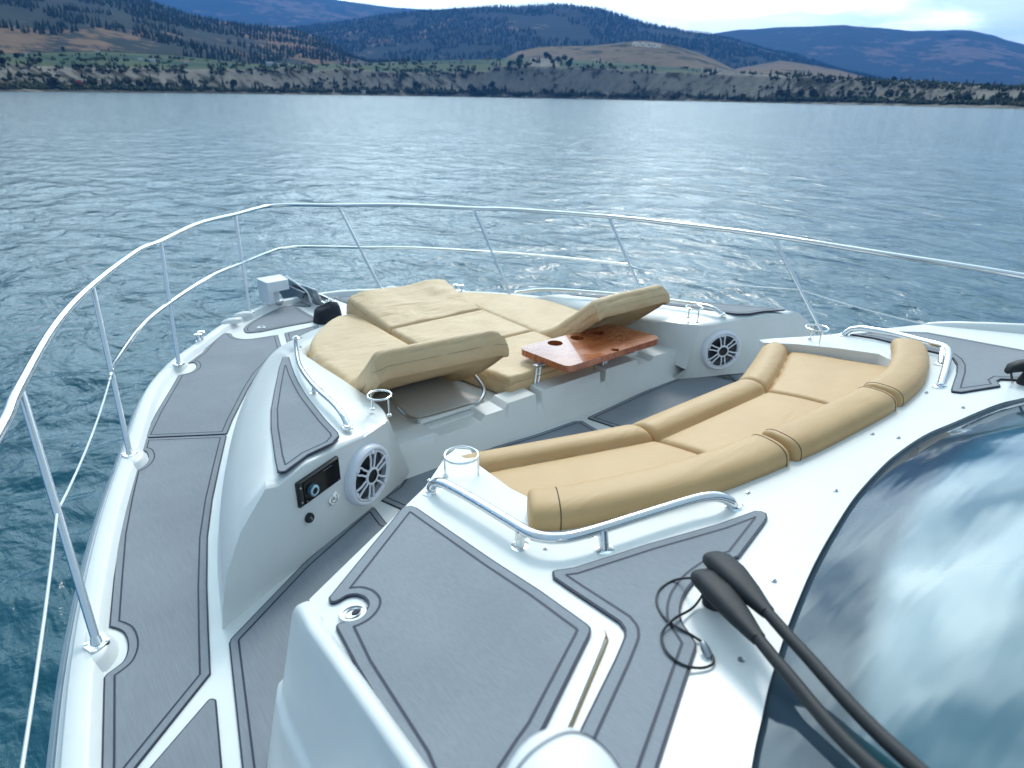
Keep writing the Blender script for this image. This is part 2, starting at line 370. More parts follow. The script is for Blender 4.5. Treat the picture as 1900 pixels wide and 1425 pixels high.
# ---------------------------------------------------------------- far shore and hills
def far(px, py, R):
    d = ray(px, py); h = math.hypot(d.x, d.y); return Vector((CX+d.x/h*R, d.y/h*R, d.z/h*R))
def fbm(x, y, z=0, o=5): return noise.fractal(Vector((x, y, z)), 1.0, 2.0, o)
def poly_at(pl, px): return interp([a for a, b in pl], [b for a, b in pl], px)
def terrain_mat(name, dark, dry, thr, sc, green=None, rough=.95, vstretch=3.0):
    mm = mat(name, dark, rough); t, p = pn(mm); p.inputs['Specular IOR Level'].default_value = .1
    tc = N(t, 'ShaderNodeTexCoord'); mp = N(t, 'ShaderNodeMapping'); mp.inputs['Scale'].default_value = (1, 1, 1/vstretch); Lk(t, tc.outputs['Object'], mp.inputs[0])
    n = N(t, 'ShaderNodeTexNoise'); n.inputs['Scale'].default_value = sc; n.inputs['Detail'].default_value = 8; n.inputs['Roughness'].default_value = .72; Lk(t, mp.outputs[0], n.inputs['Vector'])
    n2 = N(t, 'ShaderNodeTexNoise'); n2.inputs['Scale'].default_value = sc/9; n2.inputs['Detail'].default_value = 4; Lk(t, tc.outputs['Object'], n2.inputs['Vector'])
    at = N(t, 'ShaderNodeAttribute'); at.attribute_name = 'bare'
    s = mathn(t, 'ADD', mathn(t, 'ADD', n.outputs[0], mathn(t, 'MULTIPLY', mathn(t, 'SUBTRACT', n2.outputs[0], .5), .55)), mathn(t, 'MULTIPLY', at.outputs['Fac'], .36))
    k = ramp(t, s, [(thr-.035, 0), (thr+.035, 1)])
    var = ramp(t, n.outputs[0], [(.3, .6), (.7, 1.35)])
    c = mixc(t, k, dark, dry); c = mixc(t, 1, c, var, 'MULTIPLY')
    if green:
        ag = N(t, 'ShaderNodeAttribute'); ag.attribute_name = 'green'
        c = mixc(t, ag.outputs['Fac'], c, mixc(t, ramp(t, n2.outputs[0], [(.42, 0), (.5, 1)]), mixc(t, ramp(t, n.outputs[0], [(.45, 0), (.55, 1)]), green, (.014, .035, .018)), (.06, .085, .035)))
    Lk(t, c, p.inputs['Base Color']); return mm
def sheet(name, lines, Rs, m_, px0=-700, px1=2700, nx=420, sub=10, rel=.0, seed=0, bare=None, green=None, crest_noise=0, grid_out=None):
    """lines: polylines (px,py) front to back; Rs: distance of each (number or function of px)"""
    V = []; B = []; G = []; rows = (len(lines)-1)*sub+1
    for r in range(rows):
        a = min(r//sub, len(lines)-2); t = (r-a*sub)/sub
        for i in range(nx+1):
            px = px0+(px1-px0)*i/nx
            Ra = Rs[a](px) if callable(Rs[a]) else Rs[a]; Rb = Rs[a+1](px) if callable(Rs[a+1]) else Rs[a+1]
            ya, yb = (poly_at(lines[a], px) if lines[a] else None), poly_at(lines[a+1], px) if lines[a+1] else None
            if ya is None: pa = far(px, 100, Ra); pa.z = WATER_Z-.4
            else: pa = far(px, ya, Ra)
            if yb is None: pb = far(px, 100, Rb); pb.z = WATER_Z-60
            else: pb = far(px, yb, Rb)
            p = pa.lerp(pb, t); amp = rel*math.sin(PI*r/(rows-1)) if rel else 0
            if amp:
                nn = fbm(p.x/420+seed, p.y/420, 0, 6)+.4*fbm(px/45, seed, r*.03, 4)
                d = Vector((p.x-CX, p.y, 0)).normalized(); p = p+d*nn*amp*2+Vector((0, 0, nn*amp*.35))
            elif crest_noise: p.z += crest_noise*fbm(px/30, seed, 0, 4)*(1 if a >= 1 or t > .3 else 0)
            py = (ya if ya is not None else 175)*(1-t)+(yb if yb is not None else 175)*t
            V.append(p); B.append(bare(px, py) if bare else 0); G.append(green(px, py, r) if green else 0)
    n1 = nx+1; F = [(r*n1+i, r*n1+i+1, (r+1)*n1+i+1, (r+1)*n1+i) for r in range(rows-1) for i in range(nx)]
    me = bpy.data.meshes.new(name); me.from_pydata([tuple(p) for p in V], [], F); me.polygons.foreach_set('use_smooth', [True]*len(F))
    for nm, arr in (('bare', B), ('green', G)):
        at = me.attributes.new(nm, 'FLOAT', 'POINT'); at.data.foreach_set('value', arr)
    me.materials.append(m_); me.update(); o = bpy.data.objects.new(name, me); link(o); tag(o, kind='structure')
    if grid_out is not None: grid_out.append((V, rows, n1, px0, px1))
    return o
def gs(px, py, cx, cy, sx, sy, rot=0):
    x, y = px-cx, py-cy; c, s = math.cos(rot), math.sin(rot); x, y = x*c+y*s, -x*s+y*c
    return math.exp(-(x/sx)**2-(y/sy)**2)
CLIFF = [(-700, 118), (0, 119), (67, 124), (143, 127), (236, 127), (320, 131), (421, 129), (502, 131), (530, 124), (583, 132), (640, 127), (707, 134), (825, 136), (909, 132), (923, 122), (1079, 125), (1300, 136), (1400, 140), (1531, 144), (1637, 153), (1729, 157), (1900, 165), (2700, 176)]
BENCH = [(-700, 97), (0, 99), (180, 94), (320, 101), (396, 110), (488, 119), (640, 119), (707, 115), (817, 112), (909, 110), (987, 107), (1100, 113), (1300, 127), (1376, 134), (1500, 140), (1600, 148), (1750, 154), (1900, 162), (2700, 174)]
def shore_py(px):  # picture height of the waterline
    R = shore_R(px); lo, hi = 100.0, 260.0
    for _ in range(40):
        mid = (lo+hi)/2
        d = ray(px, mid); z = d.z/math.hypot(d.x, d.y)*R
        if z > WATER_Z: lo = mid
        else: hi = mid
    return lo
SHORE = [(x, shore_py(x)) for x in range(-700, 2701, 50)]
BASE = [(x, y-5) for x, y in SHORE]; FOOT = [(x, y-10-5*noise.noise(Vector((x/90., 3, 0)))) for x, y in SHORE]
cl = terrain_mat('silt_bluff', (.06, .058, .045), (.205, .185, .155), .50, .035, green=(.022, .07, .028), vstretch=2.2)
def cl_green(px, py, r): return 1.0 if r >= 31 and (px < 985 or 1040 < px < 1300) else 0.0
def cl_bare(px, py): return -.35*(py > interp([a for a, b in SHORE], [b for a, b in SHORE], px)-11)+.25*gs(px, py, 1150, 150, 300, 18)+.1
grid_bluff = []
sheet('shore_bluffs', [None, BASE, FOOT, CLIFF, BENCH], [lambda x: shore_R(x), lambda x: shore_R(x)+14, lambda x: shore_R(x)+45, lambda x: shore_R(x)+100, lambda x: shore_R(x)+520], cl, nx=760, sub=10, rel=7, seed=3, bare=cl_bare, green=cl_green, grid_out=grid_bluff)
hL = terrain_mat('dry_hillside', (.018, .027, .022), (.17, .105, .06), .575, .011)
CR_L = [(-700, -240), (-200, -120), (0, -60), (200, -25), (280, 0), (340, 22), (400, 36), (460, 45), (520, 52), (560, 60), (600, 72), (640, 98), (690, 118), (2700, 180)]
def bareL(px, py): return .45*gs(px, py, 120, 78, 280, 15)+.42*gs(px, py, 520, 88, 130, 16, .35)+.25*gs(px, py, 390, 62, 60, 4, .2)-.6*gs(px, py, 100, 10, 420, 42)
grid_L = []
sheet('dry_hill', [BENCH, CR_L, None], [lambda x: shore_R(x)+500, 2900, 4200], hL, px1=760, nx=240, sub=26, rel=26, seed=8, bare=bareL, grid_out=grid_L)
hK = terrain_mat('grassy_knoll', (.02, .03, .02), (.15, .11, .07), .42, .014)
CR_K = [(880, 125), (930, 112), (960, 96), (1000, 88), (1050, 86), (1100, 85), (1150, 80), (1180, 76), (1200, 76), (1225, 80), (1260, 87), (1300, 100), (1340, 118), (1376, 136), (1400, 150)]
sheet('grassy_knoll', [[(x, y+3) for x, y in BENCH], CR_K, None], [lambda x: shore_R(x)+500, 2350, 2800], hK, px0=880, px1=1400, nx=160, sub=18, rel=5, seed=2, bare=lambda px, py: .12)
hT = terrain_mat('low_dry_ridge', (.022, .03, .022), (.15, .105, .07), .46, .01)
sheet('low_dry_ridge', [[(x, y+3) for x, y in BENCH], [(1290, 150), (1340, 134), (1380, 124), (1450, 112), (1500, 119), (1560, 131), (1640, 151), (1700, 170)], None], [lambda x: shore_R(x)+500, 3000, 3600], hT, px0=1290, px1=1700, nx=120, sub=16, rel=8, seed=5, bare=lambda px, py: .1)
hM = terrain_mat('forested_mountain', (.010, .02, .018), (.15, .105, .075), .66, .0075)
CR_M = [(380, 110), (480, 72), (520, 56), (560, 50), (640, 42), (700, 32), (780, 22), (850, 17), (950, 13), (1030, 9), (1080, 12), (1120, 18), (1150, 30), (1200, 45), (1290, 60), (1320, 66), (1400, 85), (1480, 105), (1560, 130), (1640, 150), (1760, 175)]
def bareM(px, py): return .5*gs(px, py, 830, 46, 52, 7, -.55)+.22*gs(px, py, 1010, 55, 70, 16)+.2*gs(px, py, 650, 78, 60, 14)+.18*gs(px, py, 1300, 80, 160, 16, .3)+.2*gs(px, py, 1470, 118, 120, 12, .3)
grid_M = []
sheet('forested_mountain', [[(380, 128), (640, 124), (960, 122), (1300, 140), (1620, 156), (1760, 176)], CR_M, None], [3300, 5000, 6500], hM, px0=380, px1=1760, nx=420, sub=30, rel=45, seed=4, bare=bareM, grid_out=grid_M)
hR = terrain_mat('distant_mountain', (.015, .028, .036), (.15, .10, .085), .62, .0045)
sheet('distant_mountain', [[(1180, 165), (1900, 175), (2700, 190)], [(1180, 110), (1290, 76), (1320, 61), (1380, 54), (1460, 50), (1570, 47), (1620, 52), (1690, 56), (1800, 57), (1830, 62), (1870, 74), (1900, 84), (1980, 110), (2200, 120), (2700, 130)], None], [5600, 8200, 10000], hR, px0=1180, px1=2700, nx=260, sub=24, rel=70, seed=6, bare=lambda px, py: .34*gs(px, py, 1720, 105, 220, 24)+.05)
sheet('distant_ridge', [[(-700, 120), (1100, 120)], [(-700, -90), (250, -30), (400, -30), (560, -12), (640, 2), (700, 10), (740, 14), (800, 18), (850, 15), (905, 12), (960, 18), (1100, 40)], None], [6500, 9500, 11000], hR, px0=-700, px1=1100, nx=220, sub=20, rel=70, seed=9, bare=lambda px, py: .3*gs(px, py, 560, 25, 160, 20))
# ---- far forest: conifers that read as one mass on the slopes
def cone(mb, p, h, r, seg=5, mi=0):
    a0 = random.random()*6; base = [p+Vector((r*math.cos(a0+2*PI*k/seg)*(.8+.4*random.random()), r*math.sin(a0+2*PI*k/seg), h*.08)) for k in range(seg)]
    mb.add(base+[p+Vector((0, 0, h))], [(k, (k+1) % seg, seg) for k in range(seg)]+[tuple(range(seg))[::-1]], mi)
M['fir'] = mat('far_conifer_green', (.018, .038, .026), .95); noise_col(M['fir'], (.008, .018, .013), (.022, .038, .022), .02)
M['leaf'] = mat('far_leaf_green', (.05, .08, .025), .9); noise_col(M['leaf'], (.018, .034, .012), (.055, .07, .02), .05)
M['gold'] = mat('far_golden_leaves', (.34, .21, .03), .9)
M['crim'] = mat('far_crimson_leaves', (.38, .02, .03), .9)
M['bark'] = mat('far_bark', (.08, .06, .045), .9)
def forest(name, grid, n, keep, hmin, hmax):
    V, rows, n1, px0, px1 = grid[0]; mb = MB(); c = 0
    while c < n:
        r = int(random.random()**.8*(rows//2-1)); i = random.randint(0, n1-2); px = px0+(px1-px0)*i/(n1-1)
        a = V[r*n1+i]; b = V[(r+1)*n1+i+1]; p = a.lerp(b, random.random())
        p = p.lerp(V[r*n1+i+1], random.random()*.5)
        if not keep(px, r, p): c += .2; continue
        h = random.uniform(hmin, hmax); cone(mb, p-Vector((0, 0, 1)), h, h*.2); c += 1
    o = mb.build(name, M['fir'], smooth=False, weld=False); return o
o = forest('far_forest', grid_M, 9000, lambda px, r, p: noise.noise(p/260) > -.25 and 380 < px < 1640, 14, 26); tag(o, 'dark conifer forest covering the broad middle mountain', 'forest', kind='stuff')
o = forest('hillside_forest', grid_L, 5200, lambda px, r, p: noise.noise(p/150) > (.05 if r < 12 else -.3) and px > -120, 9, 17); tag(o, 'scattered dark conifers over the dry hillside at the left', 'forest', kind='stuff')
# crest trees of the middle mountain
mb = MB()
V, rows, n1, px0, px1 = grid_M[0]; rr = 30
for i in range(n1-1):
    for k in range(3):
        p = V[rr*n1+i].lerp(V[rr*n1+i+1], random.random()); h = random.uniform(13, 26); cone(mb, p-Vector((0, 0, 2)), h, h*.2)
tag(mb.build('ridge_forest', M['fir'], smooth=False, weld=False), 'line of conifers along the crest of the middle mountain', 'forest', kind='stuff')
# ---- single trees, houses
def bluff_pt(px, row, fr=0):
    V, rows, n1, px0, px1 = grid_bluff[0]; f = (px-px0)/(px1-px0)*(n1-1); i = int(f); t = f-i
    a = V[row*n1+i].lerp(V[row*n1+i+1], t); b = V[min(row+1, rows-1)*n1+i].lerp(V[min(row+1, rows-1)*n1+i+1], t); return a.lerp(b, fr)
def tree_mesh(kind, h):
    mb = MB(); tr = MB()
    tr.tube([(0, 0, -1), (0, 0, h*.35)], [h*.025, h*.015], 5)
    if kind == 'conifer':
        L = 7
        for l in range(L):
            z = h*(.1+.8*l/L); r = h*.2*(1-l/L)**.8+.3; n = 9
            a0 = random.random()*6
            vs = [Vector((0, 0, z+h*.2))]
            for k in range(n):
                rr_ = r*(1.15 if k % 2 else .6)*random.uniform(.8, 1.2); vs.append(Vector((rr_*math.cos(a0+2*PI*k/n), rr_*math.sin(a0+2*PI*k/n), z-h*.02*random.random())))
            mb.add(vs, [(0, 1+k, 1+(k+1) % n) for k in range(n)])
    else:
        for k in range(110):
            u = Vector((random.gauss(0, 1), random.gauss(0, 1), random.gauss(0, .8))).normalized()*(random.random()**.4)
            c = Vector((u.x*h*.36, u.y*h*.36, h*.58+u.z*h*.38)); s = h*random.uniform(.07, .13)
            ax = Vector((random.gauss(0, 1), random.gauss(0, 1), random.gauss(0, 1))).normalized(); e = ax.orthogonal().normalized(); g = ax.cross(e)
            mb.add([c+e*s, c+g*s, c-e*s*.9, c-g*s*1.1, c+ax*s*.6], [(0, 1, 4), (1, 2, 4), (2, 3, 4), (3, 0, 4), (0, 3, 2, 1)])
    return mb, tr
protos = {}
def make_tree(kind, mkey, var):
    k = (kind, mkey, var)
    if k not in protos:
        mb, tr = tree_mesh(kind, 10.0); nm = {'conifer': 'conifer_tree', 'broad': 'leafy_tree'}[kind]
        e = bpy.data.objects.new(nm, None); cr = mb.build('crown', M[mkey], smooth=False, weld=False); tk = tr.build('trunk', M['bark'], smooth=False, weld=False)
        scene.collection.objects.unlink(cr); scene.collection.objects.unlink(tk); protos[k] = (e, cr, tk)
    return protos[k]
def put_tree(kind, mkey, p, h, label, group, var=0):
    e, cr, tk = make_tree(kind, mkey, var)
    r = e.copy(); scene.collection.objects.link(r); s = h/10; r.location = p; r.scale = (s*random.uniform(.85, 1.2),)*2+(s,); r.rotation_euler = (0, 0, random.random()*6)
    for ch in (cr, tk):
        c = ch.copy(); scene.collection.objects.link(c); c.parent = r
    tag(r, label, 'tree', group)
# waterline trees: distance about 760-1600 m, so 10-20 m trees
for i in range(120):
    px = random.uniform(-60, 1960); R = shore_R(px)
    dens = noise.noise(Vector((px/70, 9, 0)))
    if dens < -.35 and 900 < px < 1350: continue
    kind = 'conifer' if random.random() < .45 else 'broad'; mk = 'fir' if kind == 'conifer' or random.random() < .4 else 'leaf'
    hp = random.uniform(7, 17)*(.7 if 950 < px < 1350 else 1)
    put_tree(kind, mk, bluff_pt(px, random.randint(9, 20), random.random()), hp*R/1182, 'dark conifer at the foot of the far bluffs' if kind == 'conifer' else 'bushy green tree at the foot of the far bluffs', 'conifers along the far waterline' if kind == 'conifer' else 'bushy trees along the far waterline', i % 4)
for i in range(95):
    px = random.choice([random.uniform(0, 300), random.uniform(420, 960), random.uniform(960, 1140), random.uniform(1380, 1900)]); R = shore_R(px)+150
    hp = random.uniform(4, 10)+(4 if 930 < px < 1060 else 0); kind = 'conifer' if random.random() < .6 else 'broad'
    put_tree(kind, 'fir', bluff_pt(px, random.choice([29, 31, 33, 36, 39]), random.random()), hp*R/1182, 'dark conifer on the green bench above the bluffs' if kind == 'conifer' else 'round dark tree on the green bench above the bluffs', 'conifers on the bench' if kind == 'conifer' else 'round trees on the bench', i % 4)
for px, row, hp, mk, lab in ((148, 12, 12, 'crim', 'crimson tree at the waterline under the left bluffs'), (647, 38, 8, 'crim', 'small red tree at the back of the left vineyard'), (856, 38, 7, 'crim', 'small red tree behind the middle vineyard'), (905, 38, 9, 'gold', 'golden tree at the right end of the middle vineyard'), (386, 36, 7, 'gold', 'yellow tree among houses on the left bench'), (779, 37, 11, 'leaf', 'olive round tree at the back edge of the middle vineyard'), (14, 14, 8, 'gold', 'golden bush at the left end of the far waterline')):
    put_tree('broad', mk, bluff_pt(px, row), hp*shore_R(px)/1182, lab, None, 1)
M['hwall'] = mat('white_house_wall', (.75, .75, .73), .7); M['hroof'] = mat('grey_house_roof', (.25, .26, .28), .7); M['hroof2'] = mat('red_house_roof', (.35, .1, .07), .7)
def house(px, row, w, label, roofm='hroof'):
    p = bluff_pt(px, row); s = w*shore_R(px)/1182; d = Vector((p.x-CX, p.y, 0)).normalized(); ang = math.atan2(d.y, d.x)-PI/2+random.uniform(-.3, .3)
    e = empty('house', p); e.rotation_euler = (0, 0, ang); tag(e, label, 'house')
    mb = MB(); mb.box((0, 0, s*.13), (s, s*.6, s*.46)); mb.build('wall', M['hwall'], e, smooth=False)
    z = s*.36; mb = MB(); mb.add([(-s*.55, -s*.36, z), (s*.55, -s*.36, z), (s*.55, s*.36, z), (-s*.55, s*.36, z), (-s*.55, 0, z+s*.22), (s*.55, 0, z+s*.22)], [(0, 1, 5, 4), (2, 3, 4, 5), (0, 4, 3), (1, 2, 5), (0, 3, 2, 1)]); mb.build('roof', M[roofm], e, smooth=False)
    mb = MB()
    for k in (-.3, 0, .3): mb.box((k*s, -s*.305, s*.16), (s*.13, s*.02, s*.14))
    mb.build('window', M['dark'], e, smooth=False)
for a in ((261, 34, 8, 'pale house left of the white scar on the left bench'), (283, 34, 9, 'pale house with grey roof right of the white scar on the left bench'), (181, 38, 8, 'white house in the upper left fields'), (48, 38, 6, 'small white house near the left end of the bench'), (346, 34, 9, 'red roofed house on the left bench', 'hroof2'), (501, 37, 13, 'wide white house at the edge of the vineyard bench'), (519, 37, 7, 'small white house just right of the wide white house'), (534, 37, 6, 'small white shed half hidden by trees beside the wide white house'), (729, 38, 5, 'small white house behind the middle vineyard'), (1335, 36, 8, 'white house at the right foot of the tan knoll'), (1646, 38, 6, 'white house among trees on the right bench'), (1660, 38, 7, 'second white house from the left on the right bench'), (1706, 38, 8, 'pale house at the right end of the tree line on the bench'), (672, 8, 8, 'low white boathouse on the waterline left of centre')): house(*a)
# hillside letters on the knoll: PENTICTON laid out in white stone
def hillside_sign():
    cu = bpy.data.curves.new('letters', 'FONT'); cu.body = 'PENTICTON'; cu.extrude = .6; cu.align_x = 'CENTER'; cu.size = 1; cu.offset = .02
    ob = bpy.data.objects.new('tmp', cu); scene.collection.objects.link(ob); bpy.context.view_layer.update()
    me = bpy.data.meshes.new_from_object(ob.evaluated_get(bpy.context.evaluated_depsgraph_get())); bpy.data.objects.remove(ob)
    R = 2210; a = far(1173, 86.5, R); b = far(1225, 90.5, R); c = far(1199, 80.5, R+22); ex = (b-a); L = ex.length; ex.normalize()
    mid = (a+b)/2; ey = (c-mid); H = ey.length; ey = (ey-ex*ey.dot(ex)).normalized(); ez = ex.cross(ey)
    xs = [v.co.x for v in me.vertices]; w = max(xs)-min(xs); sx = L/w; sy = H/.72
    for v in me.vertices: v.co = mid+ex*(v.co.x*sx)+ey*(v.co.y*sy)+ez*(v.co.z*1.0+2)
    me.materials.clear(); me.materials.append(mat('white_stones', (.5, .5, .48), .8)); o = bpy.data.objects.new('hillside_letters', me); link(o)
    tag(o, 'white stone letters reading PENTICTON laid on the top of the tan knoll', 'sign')
hillside_sign()
def scrub():
    for nm, mk, seed in (('shoreline_scrub', 'fir', 1), ('shoreline_bushes', 'leaf', 2)):
        mb = MB(); random.seed(seed); c = 0
        while c < 1600:
            px = random.uniform(-80, 1980); row = random.choice([9, 11, 13, 14, 16, 18, 20, 22, 24, 27]) if random.random() < .55 else random.choice([8, 9, 10, 12, 28, 29, 30, 31, 33, 36])
            if noise.noise(Vector((px/38, row/9, seed*7))) < (-.1 if row < 15 or row > 27 else .12)+((.32 if row > 12 else .1) if 930 < px < 1430 else 0)-(.15 if px < 250 or px > 1600 else 0): c += .15; continue
            R = shore_R(px); h = random.uniform(3.5, 9)*R/1182; p = bluff_pt(px, row, random.random()); c += 1
            if mk == 'fir' and random.random() < .4: cone(mb, p-Vector((0, 0, 1)), h*1.5, h*.3, 6)
            else:
                for q in range(5):
                    o_ = p+Vector((random.gauss(0, h*.3), random.gauss(0, h*.3), h*random.uniform(.15, .55))); s = h*random.uniform(.22, .4)
                    vs = [o_+Vector((s*random.uniform(.7, 1.2)*a, s*random.uniform(.7, 1.2)*b, s*random.uniform(.7, 1.1)*c_)) for a, b, c_ in ((1, 0, 0), (0, 1, 0), (-1, 0, 0), (0, -1, 0), (0, 0, 1), (0, 0, -1))]
                    mb.add(vs, [(0, 1, 4), (1, 2, 4), (2, 3, 4), (3, 0, 4), (1, 0, 5), (2, 1, 5), (3, 2, 5), (0, 3, 5)])
        tag(mb.build(nm, M[mk], smooth=False, weld=False), 'dark scrub covering the foot of the far bluffs' if seed == 1 else 'green bushes massed along the far waterline', 'scrub', kind='stuff')
scrub()
# haze: the air between the boat and the hills
hz = MB(); hz.box((1500, 4200, 560-5), (26000, 24000, 1130)); ho = hz.build('haze', [], smooth=False)
hm = bpy.data.materials.new('haze'); hm.use_nodes = True; t = hm.node_tree; t.nodes.remove(t.nodes['Principled BSDF'])
pv = N(t, 'ShaderNodeVolumePrincipled'); pv.inputs['Color'].default_value = (.10, .38, 1, 1); pv.inputs['Density'].default_value = .00009; pv.inputs['Anisotropy'].default_value = 0
Lk(t, pv.outputs[0], t.nodes['Material Output'].inputs['Volume']); ho.data.materials.append(hm); tag(ho, kind='stuff', label='thin blue haze over the lake', cat='haze')
# ---------------------------------------------------------------- the yacht
yacht = empty('yacht', (0, 1.5, WATER_Z)); tag(yacht, 'white motor yacht foredeck with grey foam decking, steel rails and a dark windscreen', 'yacht')
class _Y: pass
def ypart(o):  # parts are built in the common frame; keep their place under the root
    return o
Y0 = yacht
_build = MB.build
def ybuild(mb, name, mats, parent=None, **kw):
    o = _build(mb, name, mats, None, **kw)
    par = parent if parent is not None else yacht
    o.parent = par
    if par is yacht: o.matrix_parent_inverse = Matrix.Translation(yacht.location).inverted()
    return o
# gunwale: port line measured aft to bow, mirrored
GP = [(-2.25, -2.6), (-2.26, -1.4), (-2.25, 0), (-2.22, 1.0)]+[(p.x, p.y) for p in P2([(118, 1326), (151, 1103), (189, 949), (228, 835), (263, 737), (289, 697), (324, 663), (368, 632), (405, 605), (447, 582), (497, 563)], CAP)]+[(-.2, 5.45)]
gl = spline([Vector((x, y, 0)) for x, y in GP]+[Vector((0, 5.47, 0))]+[Vector((-x, y, 0)) for x, y in GP[::-1]], 8)
gl = resample(gl, 240)
def offs(line, d):
    out = []
    for i, p in enumerate(line):
        t = (line[min(i+1, len(line)-1)]-line[max(i-1, 0)]).normalized(); n = Vector((t.y, -t.x, 0)); out.append(p+n*d)
    return out
STAN = [on(*q, CAP) for q in ((180, 1195), (241, 843), (332, 676), (464, 580))]
def zcap(y): return zp(CAP, y)
prof = [(-.030, -.16), (-.034, -.055), (-.02, -.05), (-.018, -.032), (-.004, -.028), (.0, -.004), (.006, 0), (.052, 0), (.060, -.004), (.072, -.034), (.080, -.040)]
def inward(q):  # centre-pointing offset is +
    return q
rails = []
for d, dz in prof:
    l = offs(gl, d); rails.append([Vector((p.x, p.y, zcap(min(p.y, 5.5))+dz)) for p in l])
mb = MB(); K = len(prof)
n = len(gl); vs = [rails[k][i] for i in range(n) for k in range(K)]
mb.add(vs, [(i*K+k, (i+1)*K+k, (i+1)*K+k+1, i*K+k+1) for i in range(n-1) for k in range(K-1)])
# stanchion pods: half-round bulges of the toe rail
for s in (1, -1):
    for p in STAN:
        nb = min(range(n), key=lambda i: (gl[i]-Vector((p.x, p.y, 0))).length); t = (gl[nb+1]-gl[nb-1]).normalized(); nn = Vector((t.y, -t.x, 0))
        c = Vector((gl[nb].x, gl[nb].y, 0))+nn*.036; rs = []
        for r, dz in ((.078, -.046), (.070, -.030), (.058, -.006), (.052, .0015), (.03, .003)):
            rs.append([Vector(((c.x+t.x*r*1.35*math.cos(a)+nn.x*r*math.sin(a))*s, c.y+t.y*r*1.35*math.cos(a)+nn.y*r*math.sin(a), zcap(c.y)+dz)) for a in [PI*k/12 for k in range(13)]])
        mb.rings(rs, closed=True, capa=False)
gun = ybuild(mb, 'toe_rail', M['gel'], ang=50)
# hull shell down to the water, flared
mb = MB(); rs = []
for k, (d, z) in enumerate([(-.03, None), (.03, -2.1), (.13, -2.7), (.30, -3.3), (.42, -4.2)]):
    l = offs(gl, d); rs.append([Vector((p.x*(1-.04*k), p.y-(.12*k if p.y > 3 else 0), zcap(p.y)-.15 if z is None else z)) for p in l])
mb.add([q for r in rs for q in r], [(k*n+i, k*n+i+1, (k+1)*n+i+1, (k+1)*n+i) for k in range(4) for i in range(n-1)])
ybuild(mb, 'hull', M['gel'], ang=60)
# rub strip
mb = MB(); mb.tube([Vector((p.x, p.y, zcap(p.y)-.06)) for p in offs(gl, -.03)], .014, 6); ybuild(mb, 'rub_strip', M['rub'])
# deck sheet
l = offs(gl, .076); mb = MB(); vs = [Vector((p.x, p.y, zp(DK, p.y))) for p in l]
mb.add(vs, [(i, i+1, n-2-i, n-1-i) for i in range(n//2-1)]); ybuild(mb, 'side_deck', M['gel'])
# ---- foam pads
def pad(name, poly2, pl, h=.006, r=.01, ins=.024, mm='pad', label=None, inner=True, th=None):
    poly2 = [Vector(p[:2]) for p in poly2]
    if area2(poly2) < 0: poly2 = poly2[::-1]
    z = lambda p, dh: Vector((p[0], p[1], zp(pl, p[1])+dh)); mb = MB()
    o1 = fillet(poly2, r); o2 = fillet(inset(poly2, .0045), r)
    if len(o1) != len(o2): o2 = inset(o1, .004)
    mb.prism([z(p, h-.0015) for p in o1], [z(p, -.004) for p in o1], 1)
    mb.prism([z(p, h) for p in o2], [z(p, h-.002) for p in o2], 0)
    if inner:
        def sd(p, a, b):
            ab = b-a; t_ = max(0, min(1, (p-a).dot(ab)/max(1e-12, ab.length_squared))); return (p-a-ab*t_).length
        n_ = len(poly2); q1 = [p for p in inset(poly2, ins) if min(sd(p, poly2[i-1], poly2[i]) for i in range(n_)) > ins*.95]
        q1 = [p for i, p in enumerate(q1) if (p-q1[i-1]).length > .0015]
        q1 = fillet(q1, .005, 3); q2 = inset(q1, .0056); k = len(q1)
        if k > 2:
            mb.add([z(p, h+.0008) for p in q1]+[z(p, h+.0008) for p in q2], [(i, (i+1) % k, k+(i+1) % k, k+i) for i in range(k)], 1)
    o = ybuild(mb, name, [M[mm], M['navy']], smooth=False)
    if label: o['label'] = label
    return o
def arcs(L, *spans):
    out = []; i = 0; L = list(L)
    while i < len(L):
        sp_ = [q for q in spans if q[0] == i]
        if sp_:
            j = sp_[0][1]; out += [(p.x, p.y) for p in spline([Vector((a, b)) for a, b in L[i:j+1]], 4)]; i = j+1
        else: out.append(L[i]); i += 1
    return out
def pads(name, px, pl, **kw):
    p = [Vector(q[:2]) for q in P2(px, pl)]; pad(name, p, pl, **kw); pad(name, [Vector((-q.x, q.y)) for q in p], pl, **kw)
S1 = [(189, 1425), (193, 1260), (199.5, 1252), (219, 1238), (229, 1229), (235, 1217), (237.5, 1205), (237, 1195), (234, 1184), (228, 1175), (217, 1169), (203, 1165), (210.5, 1081), (219, 997), (232.5, 931), (245.6, 877), (263, 868), (272, 859), (275, 852), (274, 845), (270, 839), (261, 837), (266.7, 815), (421, 808.8), (408, 866), (395, 927), (386, 997), (385, 1085), (388, 1173), (391.7, 1252), (254, 1425), (215, 1480), (186, 1480)]
S2 = [(267.2, 813.5), (289.5, 768), (316, 724), (331.6, 697), (350, 693), (361, 687), (364.5, 681), (360.5, 674), (348.7, 675), (376, 655), (395, 631.6), (404, 624), (415, 619.5), (427.6, 619.7), (434, 626), (448, 629.5), (466, 629.5), (490, 626), (515.8, 622), (523, 647), (479.5, 692), (462, 720), (447, 750), (432, 780), (421.4, 806.8)]
HP = [(451.8, 611), (454, 616.6), (461, 618.5), (471.6, 617.6), (487, 615.8), (534.7, 606), (574, 599), (588.4, 595), (589, 592), (566, 579.5), (549, 569), (534.7, 568.2), (523.7, 570), (495, 582.6), (471.6, 595), (457, 604.7)]
